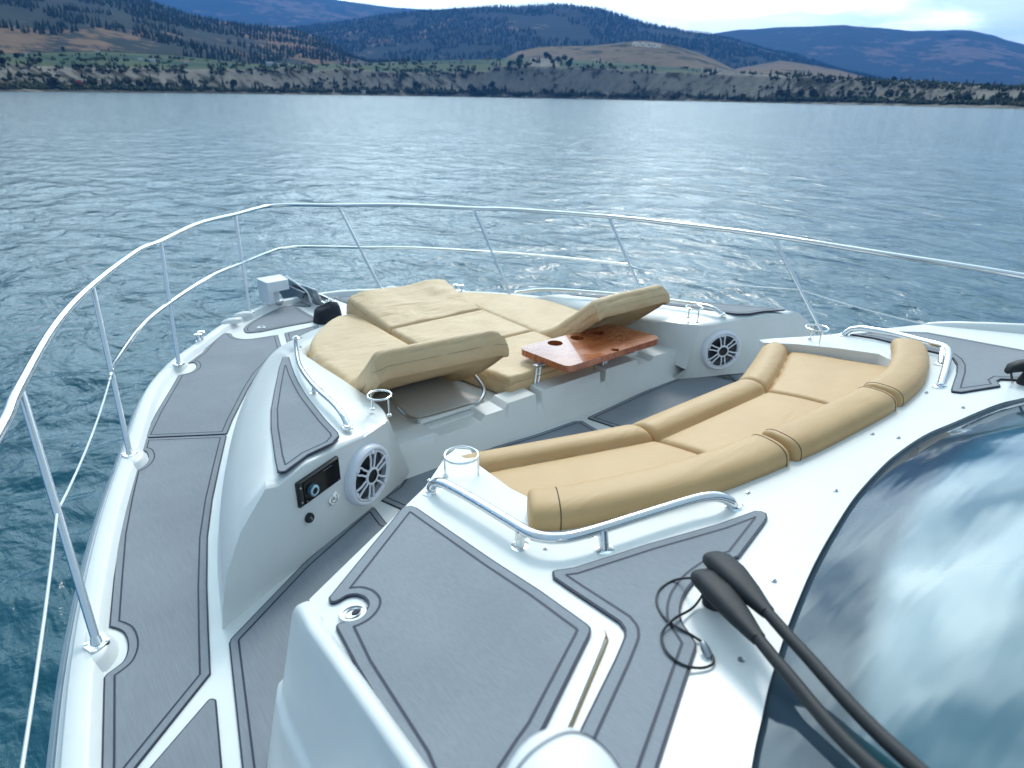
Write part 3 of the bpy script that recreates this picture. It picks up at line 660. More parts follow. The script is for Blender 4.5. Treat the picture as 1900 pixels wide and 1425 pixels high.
pads('side_deck_pad', arcs(S1, (2, 11), (15, 21)), DK); pads('side_deck_pad', arcs(S2, (3, 8), (10, 18)), DK); pads('anchor_locker_pad', arcs(HP, (0, 8), (9, 15)), DK, r=.02)
pads('bow_pad', [(527.6, 619), (590, 604), (600, 640), (533.5, 641)], DK)
pads('bow_pad', [(538, 567.6), (557, 559.7), (577, 567), (574, 569.7), (563, 569.7), (550.5, 568.4)], DK, inner=False)
pads('side_deck_pad', [(280, 1425), (390, 1297), (402, 1300), (413, 1425), (420, 1500), (225, 1500)], DK)
A = [Vector(p[:2]) for p in P2([(425, 1196), (429, 1187), (560.5, 1050), (683, 941), (690, 940.5), (697, 946), (716, 971)], DK)]+[Vector((-1.02, 1.55)), Vector((-1.3, 1.3)), Vector((-1.6, .95))]+[Vector(on(457, 1500, DK)[:2])]
pad('cockpit_pad', A, DK, mm='pad_cross', r=.02); pad('cockpit_pad', [Vector((-q.x, q.y)) for q in A], DK, mm='pad_cross', r=.02)
B = [Vector(p[:2]) for p in P2([(702.6, 928), (708, 922), (734, 904), (750, 881.6), (755, 879), (821, 860), (998.6, 806), (1064, 783), (1080, 782), (1093, 789.8)], DK)]+[Vector((.04, 1.62)), Vector((-.6, 1.62)), Vector((-.98, 1.75))]
pad('cockpit_pad', B, DK, mm='pad_cross')
Cp = [Vector(p[:2]) for p in P2([(1089, 777), (1093, 774.5), (1190, 730), (1287, 689.5), (1298, 688.5), (1350, 690), (1368.6, 706)], DK)]+[Vector((.98, 1.62)), Vector((.2, 1.62))]
pad('cockpit_pad', Cp, DK, mm='pad_cross')
# ---- forward coaming round the sun pad
Fp = [Vector((p.x, p.y, p.z-.004)) for p in P2([(412, 1168), (403, 1010), (423, 860), (458, 755), (497, 688)], DK)]
T1p = P2([(497, 905), (490, 800), (497, 735), (516, 680), (535, 652)], CT)
T2p = [Vector((-.985, 2.03, 0)), Vector((-.93, 2.22, 0)), Vector((-.90, 2.62, 0)), Vector((-.88, 3.02, 0)), Vector((-.84, 3.3, 0))]
Fp += [Vector((-.72, 4.08, 0)), Vector((-.42, 4.30, 0)), Vector((0, 4.38, 0))]
T1p += [Vector((-.74, 3.64, 0)), Vector((-.42, 3.88, 0)), Vector((0, 3.95, 0))]
T2p += [Vector((-.62, 3.58, 0)), Vector((-.35, 3.76, 0)), Vector((0, 3.8, 0))]
NS = 44
Fs, T1s, T2s = (spline([Vector((p[0], p[1], 0)) for p in l], 6) for l in (Fp, T1p, T2p))
WALL0, WALL1 = Vector((-1.76, 1.665)), Vector((-.88, 2.085))
WT = [onv(x, y, WALL0, WALL1) for x, y in ((517, 903), (559, 868), (631, 831), (675, 812))]  # top of the speaker wall
WA = onv(492, 908, WALL0, WALL1)
def station(i):
    f, a, b = Fs[i], T1s[i], T2s[i]; k = max(0, 1-i/4)
    f = Vector((f.x, f.y, zp(DK, f.y)-.004)); a = Vector((a.x, a.y, zp(CT, a.y)-.012)).lerp(WA, k); b = Vector((b.x, b.y, zp(CT, b.y)-.035))
    drop = .075*max(0, min(1, (i-23)/8)); a.z -= drop; b.z -= drop; cols = [f]
    for bx, bz in ((.07, .20), (.20, .46), (.52, .76)):
        q = f.lerp(a, bx); q.z = f.z+(a.z-f.z)*bz; cols.append(q)
    cols.append(a)
    for j, t in enumerate((.12, .3, .55, .8)):
        q = a.lerp(b, t); q.z = zp(CT, q.y)-(.0 if t < .75 else .010)-drop
        if k > 0:
            w = WT[j]; q = q.lerp(w, k)
        cols.append(q)
    cols.append(b); w = Vector((b.x+.012, b.y, b.z-.02)); cols.append(w); cols.append(Vector((b.x+.03+.05*k, b.y+.0, -1.42-.03*max(0, b.y-2.2)))); return cols
def cmesh(sgn):
    st = [station(i) for i in range(len(Fs))]; mb = MB(); nc = len(st[0]); mf = lambda p: Vector((p.x*sgn, p.y, p.z))
    fs = []
    for i in range(len(st)-1):
        for j in range(nc-1):
            q = (i*nc+j, (i+1)*nc+j, (i+1)*nc+j+1, i*nc+j+1); fs.append(q[::-1] if sgn > 0 else q)
    mb.add([mf(p) for r in st for p in r], fs)
    s0 = st[0]; z0 = zp(DK, 1.9)-.006
    foot = [Vector((s0[0].x, s0[0].y, s0[0].z))]+[Vector((WALL0.x+(WALL1.x-WALL0.x)*t, WALL0.y+(WALL1.y-WALL0.y)*t, zp(DK, 1.9)-.01)) for t in (.1, .3, .5, .7, .9)]+[Vector((-.86, 2.12, z0-.01))]
    cap = s0[:-1]+[Vector((s0[-1].x, s0[-1].y, -1.36))]+foot[::-1][:-1]
    # cap as strips between the foot line and the top line
    top = s0[1:]; ft = resample(foot, len(top)); V = [mf(p) for p in top]+[mf(p) for p in ft]; k = len(top)
    fs = [(i, i+1, k+i+1, k+i) for i in range(k-1)]
    mb.add(V, fs if sgn > 0 else [f[::-1] for f in fs])
    o = ybuild(mb, 'coaming', M['gel'], ang=44)
    b = o.modifiers.new('bevel', 'BEVEL'); b.width = .016; b.segments = 3; b.limit_method = 'WEIGHT'
    bm = bmesh.new(); bm.from_mesh(o.data); ly = bm.edges.layers.float.get('bevel_weight_edge') or bm.edges.layers.float.new('bevel_weight_edge')
    wn2 = Vector(((WALL1-WALL0).y, -(WALL1-WALL0).x)).normalized()
    for e in bm.edges:
        if len(e.link_faces) == 2 and e.calc_face_angle(0) > math.radians(48) and all(abs((Vector((v.co.x*-sgn if sgn > 0 else v.co.x, v.co.y))-WALL0).dot(wn2)) < .02 and v.co.z > -1.40 for v in e.verts): e[ly] = 1.0
    bm.to_mesh(o.data); bm.free()
    return o
cmesh(-1); cmesh(1)
# hollow mouldings: foot rim line
TRI = [(524.7, 663), (536.6, 663), (540.5, 676), (547, 695), (556, 713), (569, 735), (585, 755), (605, 780), (627, 803), (629.5, 810), (617, 823.7), (572, 844.7), (540.5, 868), (530, 876), (519.5, 877.6), (514, 875), (509, 850), (502, 797), (502, 763), (509, 724), (518, 681.6)]
pads('coaming_pad', TRI, CT, r=.006, h=.004)
# ---- sun pad base with its front ledge
mb = MB(); zb = -1.36
top = [(-.87, 2.2), (-.87, 3.3), (-.62, 3.62), (-.3, 3.82), (0, 3.86), (.3, 3.82), (.62, 3.62), (.87, 3.3), (.87, 2.2)]
tp = [Vector((x, y, zb-.03*(y-2.2))) for x, y in top]; mb.prism(tp, [p-Vector((0, 0, .2)) for p in tp])
ybuild(mb, 'sun_pad_base', M['gel'], bevel=.01)
sky = [(-1.0, .012), (-.72, .012), (-.69, -.014), (-.47, -.014), (-.44, .012), (-.34, .012), (-.31, .036), (-.14, .038), (-.135, -.022), (-.105, -.022), (-.10, .044), (.30, .046), (.305, -.020), (.342, -.020), (.347, .046), (.58, .046), (.61, .004), (.70, .004), (.73, .03), (1.0, .03)]
sk = fillet([Vector((x, h)) for x, h in sky]+[Vector((1.0, -.4)), Vector((-1.0, -.4))], .008, 3)
sk = [p for p in sk if p.y > -.3]; sk = [Vector((-1.0, .012))]+sk[:]+[Vector((1.0, .03))]
mb = MB(); k = len(sk); fl = -1.53
front = [Vector((p.x, 2.13-.012*(.05-p.y)*3, zb+p.y)) for p in sk]; back = [Vector((p.x, 2.24, zb+p.y)) for p in sk]
ff = [Vector((p.x, 2.072, fl)) for p in sk]; m1 = [Vector((p.x, 2.118, zb-.05)) for p in sk]; bb = [Vector((p.x, 2.24, fl)) for p in sk]
for a_, b_ in ((ff, m1), (m1, front), (front, back), (back, bb)): mb.add(a_+b_, [(i, i+1, k+i+1, k+i) for i in range(k-1)])
ybuild(mb, 'seat_ledge', M['gel'], bevel=.009, seg=3, ang=40)
for x_ in (-.575, .60): mb = MB(); mb.box((x_, 2.26, zb+.012), (.30, .05, .024)); ybuild(mb, 'leg_stop', M['gel'], bevel=.01, seg=3)
# ---- sofa moulding (aft coachroof), U-shaped round the seat, open round the windscreen
WS = [(1900, 738), (1847, 751), (1768, 784), (1716, 806.6), (1663, 842), (1626, 876), (1584, 924), (1550, 976), (1521, 1026), (1497, 1075), (1463, 1158), (1447, 1205), (1426, 1274), (1413, 1334), (1400, 1390)]
wsl = [Vector((p.x, p.y, 0)) for p in P2(WS, SP)]           # starboard to port
wsl = [Vector((1.42, .02, 0)), Vector((1.18, .25, 0)), Vector((.93, .38, 0))]+wsl+[Vector((p.x, p.y, 0)) for p in P2([(1386, 1480), (1376, 1600)], SP)]+[Vector((-1.50, -.05, 0)), Vector((-1.66, -.7, 0)), Vector((-1.70, -1.2, 0))]
wsl = [Vector((1.70, -1.2, 0)), Vector((1.64, -.7, 0)), Vector((1.54, -.2, 0))]+wsl
wsl = spline(wsl, 5)
outp = [(-.90, 1.585), (-.93, 1.63), (-.99, 1.60), (-1.16, 1.45), (-1.24, 1.40), (-1.64, 1.15), (-1.68, 1.05), (-1.72, .6), (-1.76, 0), (-1.78, -1.2)]
seat = [(-.955, 1.45), (-.985, 1.25), (-.985, 1.08), (-.9, .98), (-.5, .88), (0, .85)]
U = [Vector((x, y)) for x, y in outp]+[Vector(p[:2]) for p in wsl[::-1]]+[Vector((-x, y)) for x, y in outp[::-1]]+[Vector((-x, y)) for x, y in seat[:-1]]+[Vector((x, y)) for x, y in seat[::-1]]
if area2(U) < 0: U = U[::-1]
mb = MB(); tp = [Vector((p.x, p.y, zp(SP, p.y))) for p in U]; mb.prism(tp, [Vector((p.x, p.y, -1.56)) for p in U])
ybuild(mb, 'cabin_top', M['gel'], bevel=.018, seg=3, ang=50)
mb = MB(); q = [(-.97, 1.50), (-.6, 1.42), (-.3, 1.33), (.3, 1.33), (.6, 1.42), (.97, 1.50), (1.02, .84), (0, .8), (-1.02, .84)]
tp = [Vector((x, y, zp(SP, y)-.13)) for x, y in q]; mb.prism(tp, [Vector((p.x, p.y, -1.56)) for p in tp]); ybuild(mb, 'seat_base', M['gel'], bevel=.02)
# raised lip at the outer edge running aft
for s in (-1, 1):
    rs = []
    for y, h in ((1.150, .000), (1.135, .008), (1.10, .016), (1.02, .026), (.88, .036), (.7, .046), (.5, .056), (.1, .07), (-.5, .07), (-1.2, .07)):
        x0 = -1.642-.035*min(1, (1.16-y)*1.2); z = zp(SP, y); wd = .7+.3*min(1, (1.15-y)/.12); e_ = min(1, .75+(1.15-y)*3)
        pr = [(x0+.006, z-.02), (x0, z+.001+h*.1), (x0-.010*wd, z+h*.70), (x0-.022*wd, z+h), (x0-.040*wd, z+h*.94), (x0-.056*wd, z+h*.4-.012), (x0-.072*e_, z-.07), (x0-.108*e_, z-.185), (x0-.128*e_, z-.195), (x0-.165*e_, z-.33), (x0-.215*e_, -1.56), (x0-.02, -1.56)]
        rs.append([Vector((x if s < 0 else -x, y+max(0, (z-zz))*.0, zz)) for x, zz in pr])
    mb = MB(); mb.rings(rs, closed=True)
    bmw = ybuild(mb, 'side_bulwark', M['gel'], bevel=.007, seg=3, ang=28)
# hatch lid over the walkway end (port) and decking
LID = [(757, 941), (1048, 1116), (1100, 1148), (1118, 1165), (1123, 1185), (1116, 1205), (1058, 1345), (1000, 1470), (965, 1540), (770, 1540), (612, 1190), (598, 1152), (602, 1130)]
lid = [Vector(p[:2]) for p in P2(LID, SP)]
for s in (1,):
    l2 = [Vector((p.x*s, p.y)) for p in lid]; l2 = l2 if area2(l2) > 0 else l2[::-1]; l2 = fillet(l2, .01)
    mb = MB(); mb.prism([Vector((p.x, p.y, zp(SP, p.y)+.010)) for p in l2], [Vector((p.x, p.y, zp(SP, p.y)-.003)) for p in l2]); ybuild(mb, 'hatch_lid', M['gel'], bevel=.004, seg=3)
mb = MB(); mb.tube([on(x, y, up(SP, .0015)) for x, y in ((1112, 1162), (1122, 1172), (1127.5, 1188), (1121, 1206), (1062, 1345), (1020, 1440))], .0022, 6); ybuild(mb, 'hatch_seal', M['stain'])
mb = MB(); mb.tube([on(x, y, up(SP, .0005)) for x, y in ((762, 940), (900, 1024), (1050, 1113), (1104, 1147))], .0012, 5); ybuild(mb, 'hatch_hinge_line', M['seam2'])
LP = [(610.5, 1120), (747, 951), (754, 948), (763, 947.5), (774, 951), (916, 1050), (1002.6, 1106.6), (1087, 1168), (1095, 1176), (1096, 1183), (1093, 1192), (1008, 1366), (985, 1400), (930, 1490), (790, 1490), (766, 1425), (663, 1250), (627, 1181), (624.5, 1174), (629, 1168), (639.5, 1164.5), (656, 1160), (671, 1152), (681.6, 1139.5), (683, 1129), (676, 1120), (668, 1116), (659, 1114.5), (645, 1117), (629, 1126), (617, 1129), (612, 1126)]
pad('hatch_lid_pad', P2(arcs(LP, (17, 31)), SP), up(SP, .010), r=.006, mm='pad_cross', h=.008)
DP = [(1024, 1064), (1031.6, 1061.5), (1063.9, 1057), (1130, 1036), (1200, 1013.5), (1331.6, 976), (1400, 951.5), (1411, 952), (1421, 956), (1423.5, 964), (1418, 974), (1371, 1037), (1330, 1052), (1292, 1079), (1272, 1105), (1265, 1122), (1262.5, 1140), (1266, 1160), (1280, 1180), (1291, 1198), (1292, 1205), (1221, 1425), (1200, 1500), (1010, 1500), (1045, 1425), (1081.6, 1347), (1139.5, 1229), (1156, 1190), (1157.5, 1180), (1156.6, 1171), (1147, 1158), (1110, 1133), (1060.5, 1100), (1026, 1076)]
pad('cabin_top_pad', P2(arcs(DP, (11, 20), (26, 30)), SP), SP, r=.006, mm='pad_cross', h=.008)
DS = [(1575, 622), (1620, 629), (1666, 640), (1735, 656), (1758, 661), (1768, 668), (1774.5, 679), (1774, 693), (1764, 723.6), (1765, 729), (1783, 731), (1856, 719), (1849, 710), (1856, 706), (1900, 708), (2000, 714), (2000, 668), (1900, 652), (1721, 618.8), (1640, 616)]
pad('cabin_top_pad', P2(DS, SP), SP, r=.006, h=.008)
# latch discs
def latch(p, r, pl):
    mb = MB(); nrm = Vector((0, -pl[1], 1)).normalized()
    mb.lathe([(r*.97, -.004), (r, .004), (r*.93, .006), (r*.80, .006), (r*.78, .003), (0.0001, .003)], p, nrm, 32); o = ybuild(mb, 'flush_latch', M['steel'])
    mb = MB(); ex = Vector((1, .25, 0)).normalized(); ey = nrm.cross(ex).normalized()
    pts = [p+nrm*.0045+ex*(r*.62*math.cos(a))*1+ey*(r*.5*math.sin(a)+.0) for a in [2*PI*k/20 for k in range(20)]]
    mb.tube(pts, .0014, 6, loop=True); ybuild(mb, 'pull_ring', M['steel_dull'], parent=o)
    mb = MB(); c = p+nrm*.0045+ex*r*.2-ey*r*.05; mb.add([c+ex*(r*.36*math.cos(a))+ey*(r*.24*math.sin(a)) for a in [2*PI*k/16 for k in range(16)]], [tuple(range(16))]); ybuild(mb, 'finger_hole', M['dark'], parent=o)
latch(on(655.5, 1140.5, up(SP, .012)), .030, SP); latch(on(485, 608, up(DK, .007)), .032, DK)
# ---- guard rail
RT = [atz(*q) for q in ((37, 718, -.831), (171.6, 530, -.843), (298, 448, -.886), (436.6, 398, -.936))]
top = [Vector((-2.72, -1.6, -.78)), Vector((-2.62, -.2, -.79)), Vector((-2.40, 1.0, -.81)), Vector((-2.22, 1.6, -.82)), Vector((-2.11, 2.04, -.828)), RT[0], atz(104, 603, -.837), RT[1], atz(257, 465, -.870), RT[2], atz(368.5, 415, -.912), RT[3], Vector((-.24, 5.87, -.942)), Vector((-.11, 5.98, -.945))]
ptop = top+[Vector((0, 6.01, -.946))]+[mx(p) for p in top[:4:-1]]+[Vector((2.14, 1.6, -.83)), Vector((2.165, 1.0, -.82)), Vector((2.15, -.2, -.81)), Vector((2.12, -1.6, -.80))]
mb = MB(); mb.tube(spline(ptop, 8), .0155, 12); rail = ybuild(mb, 'guard_rail', M['steel'])
yb0 = ybuild
def sub(mb, name, mats, parent, **kw): return ybuild(mb, name, mats, parent=parent, **kw)
mid = []
for b, t in zip(STAN, RT): mid.append(b.lerp(t, .5))
mids = [mid[1], atz(262, 606, -1.213), mid[2], atz(392, 512, -1.262), mid[3], atz(505, 465.5, -1.297)]
mm_ = mids+[Vector((0, 5.83, -1.30))]+[mx(p) for p in mids[::-1]]
mb = MB(); mb.tube(spline(mm_, 8), .0115, 10); sub(mb, 'middle_rail', M['steel'], rail)
posts = list(zip(STAN, RT))+[(Vector((-2.22, .25, zcap(.25))), Vector((-2.515, .42, -.80))), (Vector((-2.23, -1.3, zcap(-1.3))), Vector((-2.70, -1.2, -.785)))]
# starboard stanchion near the right edge of the picture
for i, (b, t) in enumerate(posts):
    for s in (1, -1):
        if s == -1 and i == 4: b, t = Vector((-2.13, .66, zcap(.66))), Vector((-2.166, .89, -.820))
        if s == -1 and i == 5: b, t = Vector((-2.14, -1.3, zcap(-1.3))), Vector((-2.13, -1.2, -.802))
        B_, T_ = (b, t) if s == 1 else (mx(b), mx(t)); ax = (T_-B_).normalized()
        mb = MB(); mb.tube([B_+ax*.0, T_-ax*.004], .0118, 12); mb.tube([B_-ax*.004, B_+ax*.02], [.019, .0135], 12)
        # three-hole base flange
        gx = Vector((1 if s == 1 else -1, 0, 0)); pts = []
        for a, rr in ((0, .036), (30, .03), (90, .042), (150, .03), (180, .036), (270, .028)):
            pts.append(Vector((B_.x+rr*math.cos(math.radians(a+20))*s, B_.y-rr*math.sin(math.radians(a+20)), B_.z)))
        pp = fillet([p.xy for p in pts], .008); pp = pp if area2(pp) > 0 else pp[::-1]
        mb.prism([Vector((p.x, p.y, B_.z+.007)) for p in pp], [Vector((p.x, p.y, B_.z-.002)) for p in pp])
        for a, rr in ((20, .028), (110, .032), (200, .028)):
            c = Vector((B_.x+rr*math.cos(math.radians(a))*s, B_.y-rr*math.sin(math.radians(a)), B_.z+.007)); mb.lathe([(.0065, -.001), (.006, .0022), (.0001, .003)], c, (0, 0, 1), 8)
        sub(mb, 'stanchion', M['steel'], rail, ang=40)
# lifelines
for s in (1, -1):
    b4, t4 = posts[4]; 
    if s == -1: b4, t4 = Vector((-2.10, .72, zcap(.72))), Vector((-2.14, .93, -.818))
    p0, p1, p2, p3 = mid[1]+Vector((0, -.015, -.01)), STAN[0].lerp(RT[0], .5), b4.lerp(t4, .42), Vector((-2.12, -1.25, -1.1))
    pts = []
    for a, b in ((p0, p1), (p1, p2), (p2, p3)):
        for k in range(8): t = k/8; pts.append(a.lerp(b, t)-Vector((0, 0, .035*4*t*(1-t)*(b-a).length/1.5)))
    pts.append(p3); pts = [p if s == 1 else mx(p) for p in pts]
    mb = MB(); mb.tube(pts, .0038, 8); sub(mb, 'lifeline', M['wire'], rail)
    mb = MB(); d = (pts[1]-pts[0]).normalized(); mb.tube([pts[0]-d*.02, pts[0]+d*.05], .0075, 8); mb.tube([pts[0]+d*.09, pts[0]+d*.098], .008, 8); mb.box(pts[0]-d*.004, (.016, .016, .026)); sub(mb, 'turnbuckle', M['steel'], rail)
# ---- coaming and cabin grab rails
def grab(name, pts, r, stalks, feet, pl):
    mb = MB(); mb.tube(spline(pts, 6), r, 12); o = ybuild(mb, name, M['steel'])
    for f in feet:
        mb = MB(); mb.lathe([(r*1.75, -.002), (r*1.75, .003), (r*1.2, .006), (r*1.1, .01)], f, (0, 0, 1), 20); sub(mb, 'foot_flange', M['steel'], o)
    for f, t in stalks:
        mb = MB(); mb.tube([f, t], r*.85, 12); mb.lathe([(r*1.6, -.002), (r*1.6, .003), (r*1.1, .005)], f, (0, 0, 1), 20); sub(mb, 'stalk', M['steel'], o)
    return o
h = .042
g1 = [on(645.5, 793, CT), on(641, 781, up(CT, .016)), on(633, 766, up(CT, .034)), on(617, 747, up(CT, h)), on(585, 718, up(CT, h)), on(564, 692, up(CT, h)), on(553.7, 671, up(CT, h)), on(549.7, 647, up(CT, h)), on(548.5, 632, up(CT, .034)), on(549, 627, up(CT, .0))]
st = [(on(582.6, 729.5, CT), on(583, 716, up(CT, h)))]
for s in (1, -1):
    q = [p if s == 1 else mx(p) for p in g1]; grab('grab_rail', q, .0115, [(a, b) if s == 1 else (mx(a), mx(b)) for a, b in st], [q[0], q[-1]], CT)
def hh(i, n, h): return h
rr = [(799.6, 914, 0), (801, 903, .018), (808, 896, .034), (818, 896, .044), (833, 902, .047), (878, 927, .047), (943, 966, .047), (982, 989, .047), (1008, 997, .047), (1034.5, 999, .047), (1060.6, 996, .047), (1106, 984, .047), (1204, 953, .047), (1286, 928, .047), (1318, 922, .046), (1338, 923, .038), (1354, 931, .02), (1363, 941, 0)]
q = [on(x, y, up(SP, d)) for x, y, d in rr]
grab('grab_rail', q, .0145, [(on(965, 1015, SP), on(965, 984, up(SP, .045))), (on(1121, 1020, SP), on(1119, 984, up(SP, .045)))], [q[0], q[-1]], SP)
rr = [(1565, 622, 0), (1571, 616, .018), (1580, 611, .034), (1592, 609.5, .044), (1606, 610, .047), (1657, 618.6, .047), (1701, 629.6, .047), (1738, 639, .047), (1751, 643, .046), (1759, 651, .042), (1759, 664, .034), (1755, 682, .020), (1750, 700, .008), (1744.5, 718, 0)]
q = [on(x, y, up(SP, d)) for x, y, d in rr]
grab('grab_rail', q, .0145, [(on(1746, 676, up(SP, 0)), on(1749, 648, up(SP, .04)))], [q[0], q[-1]], SP)
# ---- ring cup holders
def cup(c, r, hgt, a):
    mb = MB(); T_ = c+Vector((0, 0, hgt)); mb.tube([T_+Vector((r*math.cos(2*PI*k/32), r*math.sin(2*PI*k/32), 0)) for k in range(32)], .0042, 10, loop=True); o = ybuild(mb, 'cup_holder_ring', M['steel'])
    for k in (0, PI):
        f = c+Vector((r*math.cos(a+k), r*math.sin(a+k), 0)); mb = MB(); mb.tube([f, f+Vector((0, 0, hgt))], .0036, 8); mb.lathe([(.010, -.002), (.009, .004), (.004, .007)], f, (0, 0, 1), 12); sub(mb, 'post', M['steel'], o)
ca = (on(674, 786, up(CT, -.012))+on(692.6, 763.7, up(CT, -.012)))/2
zc_ = ca.z
ca = Vector((-.985, 2.085, zp(CT, 2.08)-.012)); cup(ca, .046, .075, 1.9); cup(mx(ca), .046, .075, PI-1.9)
cb = (on(826, 883, SP)+on(888, 881, SP))/2; cup(cb, .052, .074, -.68); cup(Vector((1.035, 1.40, zp(SP, 1.4))), .052, .074, .9)
# ---- speaker wall fittings
def wallpt(px, py): return onv(px, py, WALL0, WALL1)
wd_ = (WALL1-WALL0).normalized(); WE = Vector((wd_.x, wd_.y, 0)); WN = Vector((wd_.y, -wd_.x, 0))   # along the wall, out of it
def speaker(c, e, nrm, R=.122):
    e = e.normalized(); nrm = nrm.normalized(); g = Vector((0, 0, 1)); g = (g-nrm*g.dot(nrm)).normalized(); L = lambda x, y, z: c+e*x+g*y+nrm*z
    mb = MB(); mb.lathe([(R*.99, -.03), (R, .004), (R*.985, .016), (R*.93, .026), (R*.89, .028), (R*.84, .024), (R*.825, .012), (R*.82, -.004)], c, nrm, 48); o = ybuild(mb, 'speaker', M['lilac'], ang=60)
    mb = MB(); mb.lathe([(R*.825, -.002), (R*.72, .004), (R*.60, .0), (R*.55, -.004)], c, nrm, 40); mb.lathe([(R*.56, -.002), (R*.3, -.006), (.0001, -.004)], c, nrm, 32); sub(mb, 'speaker_cone', M['cone'], o)
    mb = MB(); sp6 = []
    mb.tube([L(R*.79*math.cos(2*PI*k/40), R*.79*math.sin(2*PI*k/40), .021) for k in range(40)], .0042, 6, loop=True)
    for k in range(6):
        a = 2*PI*k/6+.35; ca_, sa = math.cos(a), math.sin(a)
        for w in (-1, 1):
            pts = []
            for rr_, off in ((.24, .045), (.36, .085), (.52, .085), (.66, .115), (.78, .15 if k % 2 else .10)):
                pts.append(L(R*(rr_*ca_-w*off*sa), R*(rr_*sa+w*off*ca_), .026-.004*abs(rr_-.5)))
            mb.tube(spline(pts, 4), .0043, 6)
        mb.lathe([(.009, -.004), (.009, .004), (.006, .006), (.003, .004), (.0001, .004)], L(R*.80*ca_, R*.80*sa, .024), nrm, 12)
    mb.tube([L(R*.25*math.cos(2*PI*k/24), R*.25*math.sin(2*PI*k/24), .026) for k in range(24)], .006, 6, loop=True); sub(mb, 'grille', M['lilac'], o)
    mb = MB(); mb.lathe([(R*.235, .012), (R*.235, .028), (R*.20, .031), (R*.19, .026), (.0001, .024)], c, nrm, 28); sub(mb, 'tweeter', M['black'], o)
    return o
sc_ = wallpt(678, 879); sc_ += WN*.006
speaker(sc_, WE, WN); speaker(mx(sc_), mx(WE), mx(WN)); 
# stereo
def wl(px, py, d=0): return wallpt(px, py)+WN*d
cs = [wl(546.6, 898.4), wl(623, 844), wl(629.4, 885.7), wl(553.6, 944.7)]
c0 = sum(cs, Vector())/4; hw = ((cs[1]-cs[0])+(cs[2]-cs[3])).length/4; hh_ = ((cs[0]-cs[3])+(cs[1]-cs[2])).length/4
def L(x, y, z): return c0+WE*x*hw+Vector((0, 0, 1))*y*hh_+WN*z
def lbox(mb, x0, x1, y0, y1, z0, z1, mi=0):
    mb.add([L(x, y, z) for z in (z0, z1) for x, y in ((x0, y0), (x1, y0), (x1, y1), (x0, y1))], [(3, 2, 1, 0), (4, 5, 6, 7), (0, 1, 5, 4), (1, 2, 6, 5), (2, 3, 7, 6), (3, 0, 4, 7)], mi)
mb = MB(); lbox(mb, -1, 1, -1, 1, -.01, .010); st_ = ybuild(mb, 'marine_stereo', M['black'], bevel=.004)
mb = MB(); lbox(mb, -.78, .97, -.94, .80, .008, .0125); sub(mb, 'display', M['gloss'], st_, bevel=.002)
mb = MB(); lbox(mb, -.96, .97, .84, .96, .008, .014); lbox(mb, -.97, -.82, -.9, .78, .008, .0125); sub(mb, 'button_strip', M['black'], st_, bevel=.002)
mb = MB(); mb.lathe([(.021, 0), (.0205, .014), (.019, .0155), (.0165, .0158)], L(-.42, -.12, .012), WN, 28); kn = sub(mb, 'volume_knob', mat('satin_blue_metal', (.35, .55, .68), .25, .8), st_)
mb = MB(); mb.lathe([(.0167, 0), (.0001, .001)], L(-.42, -.12, .0275), WN, 24); sub(mb, 'knob_face', M['gloss'], st_)
mb = MB()
for y in (.55, -.62): mb.lathe([(.004, 0), (.003, .002), (.0001, .002)], L(-.9, y, .0125), WN, 10)
sub(mb, 'screw', M['steel_dull'], st_)
mb = MB()
for x0, x1 in ((.18, .26), (.28, .34), (.36, .44), (.47, .60)): lbox(mb, x0, x1, .66, .70, .0126, .0130)
lbox(mb, -.70, -.66, -.82, -.72, .0126, .0130); lbox(mb, .84, .90, -.84, -.80, .0126, .0130)
sub(mb, 'display_marks', mat('grey_print', (.25, .27, .3), .6), st_, smooth=False)
# steel socket and black cap
def disc_on_wall(name, px, py, prof, mt, seg=28):
    mb = MB(); mb.lathe(prof, wl(px, py), WN, seg); return ybuild(mb, name, mt)
c = wl(618, 924.5); mb = MB(); pts = []
for k in range(28):
    a = 2*PI*k/28; x = math.copysign(abs(math.cos(a))**.6, math.cos(a))*.027; y = math.copysign(abs(math.sin(a))**.75, math.sin(a))*.021; u = x*.94-y*.34; w = x*.34+y*.94; pts.append(c+WE*u+Vector((0, 0, w)))
mb.rings([[p-WN*.002 for p in pts], [p+WN*.004 for p in pts], [c+(p-c)*.93+WN*.006 for p in pts]]); mb.lathe([(.017, .003), (.016, .009), (.013, .010), (.012, .007), (.0001, .006)], c, WN, 24)
so_ = ybuild(mb, 'steel_socket', M['steel'])
mb = MB()
for s in (-1, 1): mb.lathe([(.0028, 0), (.0001, .001)], c+WE*.021*s*.94+Vector((0, 0, .008*s))+WN*.006, WN, 8)
mb.lathe([(.006, 0), (.004, .004), (.0001, .004)], c+WN*.006, WN, 16); sub(mb, 'socket_hole', M['steel_dull'], so_)
cp = disc_on_wall('black_socket_cap', 572, 960, [(.017, -.002), (.018, .008), (.015, .014), (.0001, .0155)], M['rubber'])
mb = MB(); c = wl(572, 960)+WN*.0155
for dx, dy, w, h_ in ((-.004, .006, .0016, .006), (-.001, .006, .0016, .006), (.0, -.004, .0016, .006), (.003, -.004, .004, .0014), (.004, .001, .0014, .004)): mb.box(c+WE*dx+Vector((0, 0, dy)), (w, .0006, h_), rot=Matrix.Rotation(math.atan2(WE.y, WE.x), 3, 'Z'))
sub(mb, 'cap_marks', mat('faded_white_print', (.5, .5, .5), .6), cp, smooth=False)
